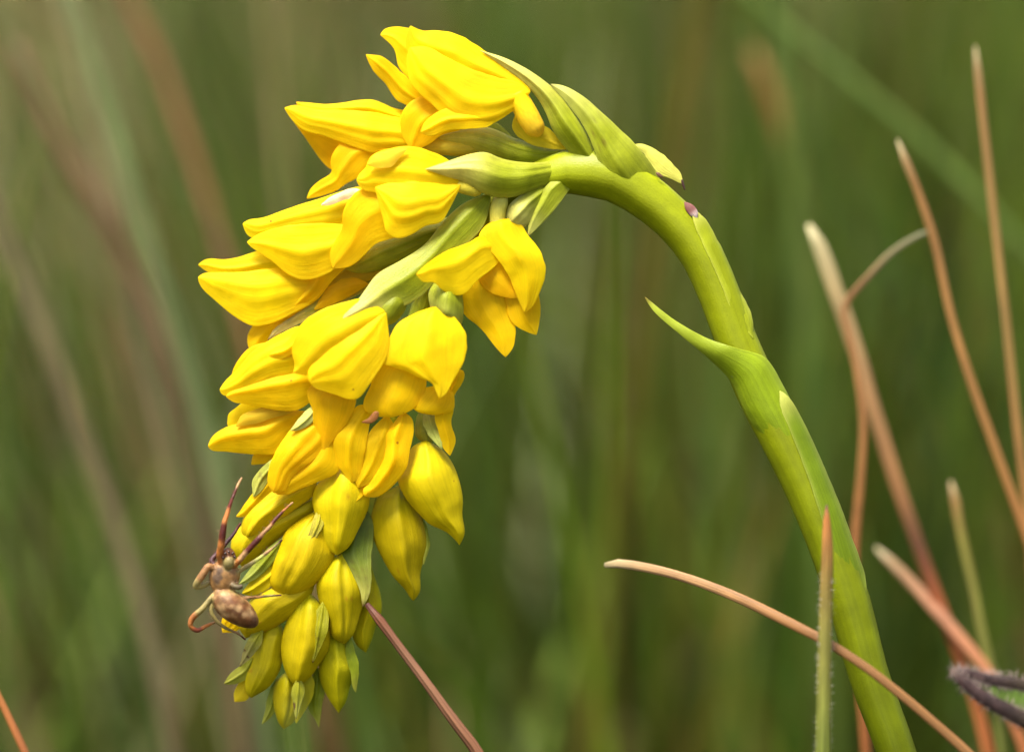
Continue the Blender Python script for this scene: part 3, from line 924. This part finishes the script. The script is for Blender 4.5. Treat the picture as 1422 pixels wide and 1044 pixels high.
# --- leaves and scars of the stem
SHL = (0.18, 0.25, 0.004)
under(sheet('sheath_leaf', None, (1088, 640), (895, 412), [(1123, 628), (1106, 575), (1082, 525), (1063, 497), (1025, 484), (987, 472), (936, 444)],
            [(1086, 662), (1060, 613), (1035, 573), (1016, 530), (987, 500), (943, 463), (904, 427)], 0, 0, (), brc(SHL, (0.34, 0.40, 0.03), 0.5, 0.97, 0, 0.8), M_STEM,
            n=46, out=0.4, thick=1.4, wrap=[20, 28.5, 31.6, 33, 34.5, 36, 22, 8, 0], wx=([-0.98, -0.98, -0.98, -0.98, -0.85, -0.1, 0.5, 0.5, 0.5], [0.98, 0.98, 0.98, 0.98, 0.98, 0.95, 0.9, 0.9, 0.9]), wob=0.5))
under(sheet('sheath_leaf', None, (1190, 862), (1068, 536), [(1173, 838), (1150, 750), (1124, 668), (1096, 595)], [(1203, 828), (1179, 735), (1148, 657), (1115, 585), (1092, 548)],
            0, 0, (), brc((0.125, 0.185, 0.003), PALE, 0.8, 1.0), M_STEM, n=46, out=0.3, thick=1.4, wrap=[22, 28, 30.6, 32, 33, 33], wx=([0.0, -0.2, 0.0, 0.2, 0.4, 0.6], [0.6, 0.99, 0.99, 0.99, 0.95, 0.7]), wob=0.5))
under(sheet('sheath_leaf', None, (1046, 470), (958, 286), [(1020, 440), (1000, 392), (982, 352), (966, 316)], [(1045, 444), (1020, 390), (1000, 343), (980, 305)],
            0, 0, (), brc((0.27, 0.31, 0.007), PALE, 0.8, 1.0, 0, 0.7), M_STEM, n=40, out=0.3, thick=1.4, wrap=[24, 28, 30, 30.5, 31, 30], wx=([0.4, 0.35, 0.3, 0.3, 0.4, 0.6], [0.8, 0.99, 0.99, 0.99, 0.9, 0.7]), wob=0.5))
fl = under(sheet('bract', None, (874, 203), (949, 256), [(889, 200), (909, 208), (932, 226), (946, 246)], [(885, 207), (896, 214), (903, 229), (914, 241), (936, 250)], [-4, -8, -4], 5, (),
                 brc((0.62, 0.60, 0.10), (0.6, 0.58, 0.1), 0.5, 1, 0, 0.0), M_GREEN))
under(tube('withered_tip', None, [(946, 250, -4, 2.4), (949, 258, -4, 1.8), (951, 264, -4, 1.0)], (0.05, 0.02, 0.015), M_STRAW, 8, 8))
under(solid('scar', None, (950, 280), (968, 304), [(951, 290), (958, 300)], [(962, 284), (970, 296)], -24, 0.35, (), lambda u, t, x, y: mixc((0.16, 0.06, 0.05), (0.55, 0.42, 0.38), sstep(0.5, 0.8, t)), M_STRAW, n=12, m=12))
under(solid('scar', None, (910, 240), (922, 246), [(914, 239)], [(915, 247)], -24, 0.3, (), (0.10, 0.05, 0.02), M_STRAW, n=8, m=10))
under(solid('scar', None, (1016, 519), (1022, 525), [(1021, 519)], [(1016, 524)], -22, 0.3, (), (0.10, 0.12, 0.02), M_STRAW, n=8, m=10))
under(solid('scar', None, (1028, 548), (1034, 556), [(1033, 549)], [(1028, 555)], -8, 0.9, (), (0.5, 0.48, 0.42), M_STRAW, n=8, m=10))

# ------------------------------------------------------------------ spider
SD = -42
TAN, DARK, GLASS, PURP = (0.44, 0.25, 0.10), (0.10, 0.014, 0.005), (0.34, 0.27, 0.08), (0.07, 0.025, 0.025)
ORG = (0.42, 0.15, 0.03)
PINK = (0.34, 0.17, 0.055)
legs = [
    # (x, y, d, r, colour) along each leg
    [(312, 790, 0, 6, TAN), (305, 772, -8, 6.5, ORG), (307, 757, -14, 6.5, ORG), (309, 742, -16, 6.5, DARK), (311, 729, -16, 5.5, DARK), (312, 724, -16, 5, ORG), (316, 712, -14, 4.5, ORG), (320, 699, -12, 3.6, DARK), (326, 684, -8, 3.0, DARK), (331, 672, -4, 2.6, TAN), (336, 663, 0, 2.2, TAN)],
    [(318, 788, 0, 6, TAN), (329, 781, -10, 6, ORG), (338, 771, -14, 5.5, TAN), (349, 759, -16, 5.5, DARK), (361, 746, -16, 5.2, DARK), (364, 742, -14, 4.2, PINK), (375, 731, -8, 3.8, PINK), (380, 724, -2, 3.6, DARK), (389, 714, 4, 3.2, DARK), (397, 706, 8, 2.2, ORG), (407, 697, 10, 1.8, TAN)],
    [(306, 792, 4, 5, TAN), (294, 778, 8, 5, PURP), (300, 770, 12, 4.5, PURP), (312, 756, 14, 4.2, PURP), (324, 742, 16, 3.2, PURP), (334, 726, 18, 2.2, DARK)],
    [(304, 798, 0, 5.5, TAN), (290, 786, -4, 6.5, PINK), (281, 798, -6, 7, PINK), (272, 814, -4, 6, GLASS), (284, 812, 2, 5, GLASS), (296, 806, 10, 3, GLASS)],
    [(306, 818, 4, 5, TAN), (297, 826, 0, 5, GLASS), (281, 845, -4, 5.5, GLASS), (266, 860, -4, 5.5, ORG), (264, 868, -4, 4.5, ORG), (273, 875, 0, 4.6, (0.22, 0.05, 0.02)), (286, 869, 8, 3.6, ORG), (300, 863, 16, 2.2, TAN)],
    [(304, 824, 2, 4.5, GLASS), (294, 838, 0, 4.5, GLASS), (293, 848, -2, 3.6, GLASS), (301, 862, 2, 3.6, (0.34, 0.26, 0.08)), (314, 872, 8, 3, (0.34, 0.26, 0.08)), (328, 878, 14, 2.2, TAN), (341, 888, 22, 1.7, DARK)],
    [(316, 814, 2, 5, TAN), (326, 824, -2, 4.6, GLASS), (338, 829, -2, 3.6, TAN), (355, 829, 6, 2.8, PINK), (374, 827, 12, 2.4, GLASS), (391, 826, 14, 1.6, DARK)],
    [(322, 800, 2, 5, TAN), (332, 793, 0, 4.4, GLASS), (348, 783, -2, 4.2, GLASS), (360, 775, 2, 3.6, PALE), (372, 766, 8, 3.2, TAN), (382, 758, 12, 2.6, GLASS), (392, 749, 14, 1.8, DARK)],
    [(316, 806, 0, 5, TAN), (329, 815, -8, 5.5, (0.16, 0.12, 0.05)), (337, 814, -8, 4, (0.14, 0.10, 0.05))],
]
bm = bmesh.new()
samples = []


def add_ell(bm, x, y, d, rx, ry, rz, ang, fn):
    c = P(x, y, d)
    n0 = len(bm.verts)
    r = bmesh.ops.create_uvsphere(bm, u_segments=24, v_segments=16, radius=1)
    ca, sa = math.cos(ang), math.sin(ang)
    ax = (right * ca - up * sa)      # pixel y runs down
    ay = (right * sa + up * ca)
    for v in r['verts']:
        q = v.co.copy()
        taper = 1 - 0.18 * q.x
        v.co = c + ax * (q.x * rx * PX) + ay * (q.y * ry * PX * taper) + fwd * (q.z * rz * PX * taper)
        samples.append((v.co.copy(), fn(q, v.co)))


def abd(q, p):
    nz = noise.noise(p * 1400)
    n2 = noise.noise(p * 4000)
    k = mixc((0.17, 0.065, 0.018), (0.50, 0.31, 0.13), sstep(-0.15, 0.45, nz + 0.4 * n2 - 0.25 * q.x))
    if q.x > 0.72:
        k = mixc(k, (0.14, 0.06, 0.03), 0.7)
    return k


def ceph(q, p):
    k = mixc((0.26, 0.12, 0.03), (0.42, 0.23, 0.075), 0.5 + 0.5 * noise.noise(p * 2500))
    if q.y < -0.0 and -0.5 < q.x < 0.35 and -0.75 < q.y < -0.15 or (0 < q.x < 0.4 and -0.6 < q.y < -0.1):
        k = mixc(k, (0.10, 0.07, 0.05), 0.8)
    return k


add_ell(bm, 328, 846, SD, 37, 20, 20, math.radians(37), abd)
add_ell(bm, 311, 802, SD + 2, 25, 21, 12, math.radians(107), ceph)
add_ell(bm, 318, 781, SD - 8, 10, 8, 9, math.radians(105), lambda q, p: (0.30, 0.24, 0.08))
add_ell(bm, 318, 771, SD - 4, 9, 11, 9, math.radians(0), lambda q, p: (0.20, 0.075, 0.03))
add_ell(bm, 306, 824, SD, 9, 8, 8, 0, lambda q, p: TAN)
lv = [tuple(v.co) for v in bm.verts]
lf = [tuple(v.index for v in fc.verts) for fc in bm.faces]
bm.verts.index_update()
bm.faces.ensure_lookup_table()
lf = [tuple(v.index for v in fc.verts) for fc in bm.faces]
bm.free()
for lg in legs:
    cols = [p[4] for p in lg]
    pts = [(p[0], p[1], p[2] + SD, p[3]) for p in lg]

    def lc(an, t, cols=cols):
        x = t * (len(cols) - 1)
        i = min(int(x), len(cols) - 2)
        return mixc(cols[i], cols[i + 1], sstep(0.3, 0.7, x - i))
    # colour follows the joints, so place samples by the leg's own points
    pts = [(p[0], p[1], p[2], p[3] * 0.76) for p in pts]
    a, b_, k_, u_ = tube_data(pts, lc, 10, 44, off=len(lv))
    lv += [tuple(q) for q in a]
    lf += b_
    acc = [0]
    for p0, p1 in zip(pts, pts[1:]):
        acc.append(acc[-1] + math.dist(p0[:3], p1[:3]))
    for i, q in enumerate(a):
        t = (i // 10) / 43 * acc[-1]
        j = 0
        while j < len(acc) - 2 and acc[j + 1] < t:
            j += 1
        fr = (t - acc[j]) / max(1e-6, acc[j + 1] - acc[j])
        samples.append((Vector(q), mixc(cols[j], cols[j + 1], sstep(0.3, 0.7, fr))))
tmp = bpy.data.meshes.new('tmp')
tmp.from_pydata(lv, [], lf)
to = bpy.data.objects.new('tmp', tmp)
C.objects.link(to)
rm = to.modifiers.new('r', 'REMESH')
rm.mode = 'VOXEL'
rm.voxel_size = 0.8 * PX
sm = to.modifiers.new('s', 'SMOOTH')
sm.factor = 0.5
sm.iterations = 3
dg = bpy.context.evaluated_depsgraph_get()
me = bpy.data.meshes.new_from_object(to.evaluated_get(dg))
bpy.data.objects.remove(to)
kd = KDTree(len(samples))
for i, (p, c) in enumerate(samples):
    kd.insert(p, i)
kd.balance()
at = me.attributes.new('col', 'FLOAT_COLOR', 'POINT')
fl_ = []
for v in me.vertices:
    cc = [0, 0, 0]
    ws = 0
    for (co, i, ds) in kd.find_n(v.co, 4):
        wt = 1 / (ds + 1e-6)
        ws += wt
        for q in range(3):
            cc[q] += samples[i][1][q] * wt
    fl_ += [cc[0] / ws, cc[1] / ws, cc[2] / ws, 1]
at.data.foreach_set('color', fl_)
me.materials.clear()
me.materials.append(M_SPIDER)
me.polygons.foreach_set('use_smooth', [True] * len(me.polygons))
me.name = 'spider'
spider = bpy.data.objects.new('spider', me)
C.objects.link(spider)
tag(spider, 'brown crab spider with banded front legs clinging to the lower left of the yellow spike', 'spider')
M_EYE = tissue('spider_eye', 0, 0.08, 0.6, 3000, 0.0, 0.0)
for (x, y, d, r) in [(313, 768, -14, 2.0), (318, 766, -14, 1.8), (323, 768, -14, 2.0), (310, 774, -13, 2.0), (326, 773, -13, 2.0)]:
    bm = bmesh.new()
    bmesh.ops.create_uvsphere(bm, u_segments=10, v_segments=8, radius=r * PX, matrix=Matrix.Translation(P(x, y, d + SD)))
    vs = [v.co.copy() for v in bm.verts]
    bm.verts.index_update()
    fs = [tuple(v.index for v in fc.verts) for fc in bm.faces]
    bm.free()
    mesh_obj('eye', vs, fs, [(0.03, 0.012, 0.008)] * len(vs), M_EYE, spider)
# bristles of the front legs and knees
hv, hf, hk = [], [], []
rh = random.Random(3)
for lg in legs:
    pts = [(p[0], p[1], p[2] + SD, p[3]) for p in lg]
    sp = spline(pts, 60)
    for i in range(6, 58, 2):
        x, y, d, r = sp[i]
        a = rh.uniform(0, 6.28)
        ln = rh.uniform(3, 6)
        p0 = P(x + math.cos(a) * r * 0.8, y + math.sin(a) * r * 0.8, d - 1)
        p1 = P(x + math.cos(a) * (r + ln), y + math.sin(a) * (r + ln) - 1, d - 2)
        s_ = right * 0.22 * PX
        s2 = up * 0.22 * PX
        b0 = len(hv)
        hv += [p0 - s_ - s2, p0 + s_ - s2, p0 + s2, p1]
        hf += [(b0, b0 + 1, b0 + 3), (b0 + 1, b0 + 2, b0 + 3), (b0 + 2, b0, b0 + 3)]
        hk += [(0.25, 0.13, 0.07)] * 4
hb = mesh_obj('bristles', hv, hf, hk, M_SPIDER, spider)
hb['kind'] = 'stuff'


# ------------------------------------------------------------------ dry stalks and blades around the flower
def ramp(*stops):
    def f(an, t):
        x = t
        for (a, ca), (b, cb) in zip(stops, stops[1:]):
            if x <= b:
                k = mixc(ca, cb, (x - a) / max(1e-6, b - a))
                break
        else:
            k = stops[-1][1]
        s = noise.noise(Vector((math.cos(an) * 2.2, math.sin(an) * 2.2, t * 14)))
        s2 = noise.noise(Vector((t * 60, 3.7, an * 0.3)))
        return tuple(max(0, q * (1 + 0.28 * s + 0.22 * s2)) for q in k)
    return f


STRAW, RUST, ROSE, TANC = (0.30, 0.16, 0.075), (0.26, 0.085, 0.022), (0.50, 0.20, 0.13), (0.45, 0.30, 0.17)


def stalk(name, pts, col, label, cat='grass stalk', lean=(0.01, 0.0), flat=0.42, seg=14, n=70, group=None, mat=None, ridges=3, rd=0.12, r2=None):
    x, y, d, r = pts[-1]
    vis = pw(pts)
    allp = vis + to_ground(x, y, d, r, lean, r2)
    lens = [math.dist(a[:3], b[:3]) for a, b in zip(allp, allp[1:])]
    vf = sum(lens[:len(vis) - 1]) / sum(lens)
    col0 = col

    def col(an, t):
        return col0(an, min(1.0, t / vf))
    o = tube(name, None, allp, col, mat or M_STRAW, seg, int(n * 1.6), flat, ridges, rd, world=True)
    return tag(o, label, cat, group)


# twig touching the spike (its tip rests on a bract)
stalk('dry_twig', [(509, 838, -34, 2.6), (515, 845, -36, 4.2), (545, 885, -40, 4.6), (590, 945, -44, 5), (630, 1000, -48, 5.6), (664, 1044, -52, 6.2)],
      ramp((0, (0.06, 0.018, 0.012)), (0.12, (0.15, 0.055, 0.025)), (0.4, (0.25, 0.12, 0.06)), (1, (0.19, 0.08, 0.035))), 'thin reddish dry twig leaning up against the lowest yellow buds', 'twig', (0.03, -0.01), 0.8, ridges=4, rd=0.34)
# upright green and rust blade in front of the stem
bl = stalk('grass_blade', [(1148, 700, -130, 0.8), (1148, 708, -130, 1.8), (1148, 722, -130, 4.2), (1149, 760, -130, 6.6), (1147, 830, -130, 7.6), (1145, 920, -130, 8.4), (1143, 1044, -130, 9)],
           ramp((0, (0.05, 0.02, 0.01)), (0.014, (0.40, 0.14, 0.03)), (0.10, (0.32, 0.13, 0.03)), (0.3, (0.22, 0.15, 0.03)), (0.5, (0.19, 0.17, 0.03)), (1, (0.14, 0.17, 0.022))),
           'upright rust tipped green grass blade standing in front of the orchid stem', 'grass blade', (0.002, 0.0), 0.5, n=110, ridges=4, rd=0.16)
hv, hf, hk = [], [], []
for i in range(150):
    y = rh.uniform(790, 1060)
    sd = rh.choice([-1, 1])
    xc = lerp(1148, 1143, (y - 780) / 264)
    r = lerp(6.6, 9, (y - 760) / 284)
    ln = rh.uniform(4, 9)
    d = -130 + rh.uniform(-3, 3)
    p0 = P(xc + sd * r * 0.9, y, d)
    p1 = P(xc + sd * (r + ln), y - rh.uniform(-1, 3), d + rh.uniform(-4, 4))
    b0 = len(hv)
    hv += [p0 - up * 0.3 * PX, p0 + up * 0.3 * PX, p0 + fwd * 0.4 * PX, p1]
    hf += [(b0, b0 + 1, b0 + 3), (b0 + 1, b0 + 2, b0 + 3), (b0 + 2, b0, b0 + 3)]
    hk += [(0.5, 0.46, 0.36)] * 4
hb = mesh_obj('hairs', hv, hf, hk, M_STRAW, bl)
hb['kind'] = 'stuff'
# arching straw crossing in front of the stem
stalk('dry_straw', [(840, 785, 60, 3.5), (852, 783, 52, 5.7), (895, 788, 30, 6.6), (950, 802, 0, 6.6), (1020, 828, -40, 7.0), (1090, 862, -80, 7.2), (1150, 893, -105, 6.3), (1200, 925, -115, 6.2), (1260, 972, -120, 6.3), (1310, 1015, -122, 6.6), (1345, 1046, -124, 7.0)],
      ramp((0, (0.331, 0.274, 0.137)), (0.1, (0.313, 0.186, 0.079)), (0.5, (0.248, 0.118, 0.036)), (1, (0.248, 0.118, 0.036))), 'long arching pinkish straw crossing in front of the green orchid stem', 'straw', (0.10, 0.01), 0.6, n=110)
# stalks to the right, a little behind the flower
stalk('dry_stalk', [(1354, 64, 351, 1.3), (1356, 85, 351, 4.0), (1366, 180, 353, 5.5), (1382, 320, 359, 5.8), (1396, 440, 361, 5.8), (1412, 590, 364, 6.2), (1424, 690, 367, 6.5), (1438, 860, 369, 6.8), (1446, 1044, 372, 6.8)],
      ramp((0, (0.251, 0.209, 0.099)), (0.05, (0.226, 0.116, 0.038)), (0.4, (0.211, 0.128, 0.034)), (1, RUST)), 'tallest thin tan stalk rising along the right edge of the picture', group='dry stalks right of the orchid')
stalk('dry_stalk', [(1246, 194, 310, 1.3), (1250, 206, 310, 4.0), (1272, 260, 313, 5.5), (1296, 330, 318, 5.8), (1318, 430, 324, 5.8), (1348, 530, 329, 6.2), (1384, 630, 337, 6.5), (1424, 740, 345, 6.8), (1470, 880, 353, 7.5), (1510, 1044, 356, 7.5)],
      ramp((0, (0.276, 0.232, 0.114)), (0.05, (0.211, 0.104, 0.030)), (0.5, (0.241, 0.116, 0.030)), (1, RUST)), 'long orange brown stalk slanting behind the pale bent twig end', group='dry stalks right of the orchid')
stalk('dry_grass', [(1122, 312, 405, 4.0), (1134, 335, 405, 9.5), (1158, 400, 407, 11.6), (1186, 480, 410, 11.6), (1216, 580, 413, 10.9), (1244, 670, 415, 10.9), (1272, 750, 418, 10.2), (1294, 812, 421, 10.2), (1320, 880, 423, 9.5), (1350, 960, 429, 9.5), (1372, 1044, 432, 10.2)],
      ramp((0, (0.311, 0.278, 0.136)), (0.12, (0.276, 0.209, 0.091)), (0.3, (0.251, 0.139, 0.053)), (0.5, (0.221, 0.104, 0.034)), (0.62, (0.080, 0.029, 0.012)), (0.72, (0.211, 0.058, 0.015)), (1, RUST)),
      'broad pale pink blade slanting down behind the bent rusty twig', 'dry blade', flat=0.35, group='dry stalks right of the orchid')
stalk('bent_stalk', [(1288, 321, 318, 2.0), (1272, 328, 321, 3.0), (1238, 350, 326, 3.8), (1205, 384, 332, 4.0), (1180, 412, 337, 4.5), (1171, 428, 340, 4.8), (1178, 460, 342, 4.8), (1190, 520, 345, 5.1), (1198, 580, 348, 5.5), (1195, 660, 353, 5.8), (1187, 750, 359, 6.2), (1186, 850, 361, 6.2), (1194, 950, 364, 6.2), (1202, 1044, 367, 6.2)],
      ramp((0, (0.211, 0.209, 0.114)), (0.08, (0.201, 0.162, 0.076)), (0.16, (0.211, 0.104, 0.038)), (0.5, (0.231, 0.099, 0.027)), (1, RUST)), 'rusty stalk broken over at the top into a grey bent end', 'stalk', n=130, group='dry stalks right of the orchid')
stalk('dry_grass', [(1216, 760, 445, 2.7), (1228, 772, 442, 6.2), (1260, 804, 432, 8.2), (1300, 848, 418, 9.2), (1335, 888, 405, 8.9), (1366, 925, 396, 8.2), (1400, 985, 386, 8.2), (1424, 1046, 378, 8.2)],
      ramp((0, (0.276, 0.244, 0.129)), (0.1, (0.260, 0.151, 0.068)), (0.3, (0.260, 0.116, 0.057)), (1, RUST)), 'short pink blade slanting across the foot of the broad pale blade', 'dry blade', (0.02, 0), 0.4, group='dry stalks right of the orchid')
stalk('dry_stalk', [(1320, 668, 418, 2.0), (1324, 684, 418, 5.5), (1332, 730, 418, 6.2), (1350, 810, 418, 6.5), (1366, 890, 418, 6.5), (1378, 940, 418, 6.8), (1392, 1044, 418, 6.8)],
      ramp((0, (0.276, 0.209, 0.099)), (0.06, (0.231, 0.128, 0.038)), (0.2, (0.160, 0.139, 0.023)), (1, (0.100, 0.116, 0.019))), 'short olive stalk with a tan tip above the dark hairy leaf', group='dry stalks right of the orchid')
stalk('dry_stalk', [(-40, 880, 120, 2.7), (-18, 935, 118, 4.5), (4, 980, 116, 4.8), (20, 1014, 114, 5.1), (36, 1048, 112, 5.5)],
      ramp((0, STRAW), (0.15, (0.276, 0.104, 0.019)), (1, RUST)), 'bright orange stalk crossing the bottom left corner', lean=(0.05, 0))

# dark hairy forked leaf at the lower right edge
hl = bpy.data.objects.new('hairy_leaf', None)
C.objects.link(hl)
tag(hl, 'dark purple hairy forked leaf poking in at the lower right edge', 'leaf')
HC = ramp((0, (0.22, 0.15, 0.11)), (0.08, (0.035, 0.018, 0.016)), (0.5, (0.028, 0.016, 0.014)), (1, (0.04, 0.03, 0.012)))
lobes = [[(1321, 930, 150, 4), (1340, 934, 150, 7), (1372, 943, 152, 8), (1412, 949, 154, 9), (1450, 960, 158, 10)],
         [(1321, 930, 150, 4), (1336, 944, 148, 8), (1362, 966, 146, 10), (1396, 985, 146, 11), (1432, 1004, 148, 12), (1470, 1020, 150, 12)]]
base = P(1520, 1044, 156)
hl.location = (base.x, base.y, 0)
bpy.context.view_layer.update()
hinv = hl.matrix_world.inverted()
hv, hf, hk = [], [], []
for lb in lobes:
    o = tube('lobe', None, lb, HC, M_HAIRY, 12, 40, 0.6)
    o.parent = hl
    o.matrix_parent_inverse = hinv
    sp = spline(lb, 90)
    for i in range(2, 90):
        x, y, d, r = sp[i]
        for q in range(5):
            a = rh.uniform(0, 6.28)
            ln = rh.uniform(6, 15)
            p0 = P(x + math.cos(a) * r * 0.8, y + math.sin(a) * r * 0.8, d - 3)
            p1 = P(x + math.cos(a) * (r + ln) - 2, y + math.sin(a) * (r + ln), d - 3 + rh.uniform(-6, 6))
            b0 = len(hv)
            hv += [p0 - right * 0.5 * PX, p0 + right * 0.5 * PX, p0 + up * 0.5 * PX, p1]
            hf += [(b0, b0 + 1, b0 + 3), (b0 + 1, b0 + 2, b0 + 3), (b0 + 2, b0, b0 + 3)]
            hk += [(0.20, 0.15, 0.13)] * 4
o = mesh_obj('hairs', hv, hf, hk, M_HAIRY, hl)
o.matrix_parent_inverse = hinv
o['kind'] = 'stuff'
o = sheet('leaf_underside', None, (1480, 1000), (1334, 935), [(1440, 966), (1400, 955), (1360, 942)], [(1450, 1005), (1405, 985), (1362, 958)], 152, 6, (), lambda u, t, x, y: (0.12, 0.2, 0.03), M_GRASS)
o.parent = hl
o.matrix_parent_inverse = hinv
v = P(1460, 1016, 150)
o = tube('stalk', None, [(*P(1445, 985, 152), 16 * PX), (*P(1490, 1016, 153), 12 * PX), (base.x + 0.004, base.y, base.z * 0.5, 12 * PX), (base.x, base.y, -0.004, 14 * PX)], (0.09, 0.07, 0.03), M_HAIRY, 10, 30, world=True)
o.parent = hl
o.matrix_parent_inverse = hinv

# soft blades one can still tell apart in the blurred meadow behind
far = [
    ([(1000, -40, 1300, 5.0), (1080, 30, 1300, 9.0), (1180, 110, 1280, 10.0), (1290, 205, 1260, 10.0), (1400, 320, 1240, 10.0), (1520, 470, 1220, 10.0), (1620, 700, 1200, 10.0), (1680, 1044, 1200, 10.0)], (0.072, 0.115, 0.018), 'blurred green blade slanting across the upper right corner'),
    ([(150, -60, 1500, 6.0), (190, 20, 1500, 11.0), (226, 100, 1500, 11.0), (262, 200, 1480, 10.0), (330, 420, 1440, 10.0), (400, 700, 1400, 10.0), (450, 1044, 1400, 10.0)], (0.16, 0.075, 0.03), 'blurred rust red blade near the top left'),
    ([(20, 60, 1400, 6.0), (80, 190, 1400, 11.0), (150, 310, 1400, 12.0), (200, 410, 1400, 11.0), (270, 600, 1400, 10.0), (340, 1044, 1400, 10.0)], (0.13, 0.065, 0.035), 'blurred dull red blade slanting at the left behind the lowest sepals'),
    ([(-40, 200, 1100, 6.0), (10, 330, 1100, 12.0), (60, 460, 1100, 13.0), (120, 620, 1100, 13.0), (190, 820, 1100, 13.0), (240, 1044, 1100, 13.0)], (0.13, 0.105, 0.05), 'blurred pale tan blade at the left edge'),
    ([(1045, 70, 1700, 7.0), (1070, 130, 1700, 13.0), (1100, 220, 1700, 13.0), (1120, 330, 1700, 11.0), (1140, 600, 1700, 10.0), (1160, 1044, 1700, 10.0)], (0.22, 0.11, 0.03), 'blurred orange brown tip above the stalks at the right'),
    ([(90, -40, 1200, 7.0), (140, 120, 1200, 13.0), (200, 320, 1200, 14.0), (270, 560, 1200, 14.0), (330, 800, 1200, 14.0), (370, 1044, 1200, 14.0)], (0.12, 0.15, 0.055), 'blurred grey green blade left of the yellow flowers'),
]
for pts, c, lab in far:
    stalk('blurred_blade', pts, ramp((0, c), (0.06, c), (0.2, (0.09, 0.11, 0.02)), (1, (0.06, 0.09, 0.012))) if 'orange' in lab else ramp((0, c), (1, tuple(q * 0.8 for q in c))), lab, 'grass blade', (0.02, 0.0), 0.3, 10, 50, 'single blades told apart in the meadow', M_GRASS, 0, 0)
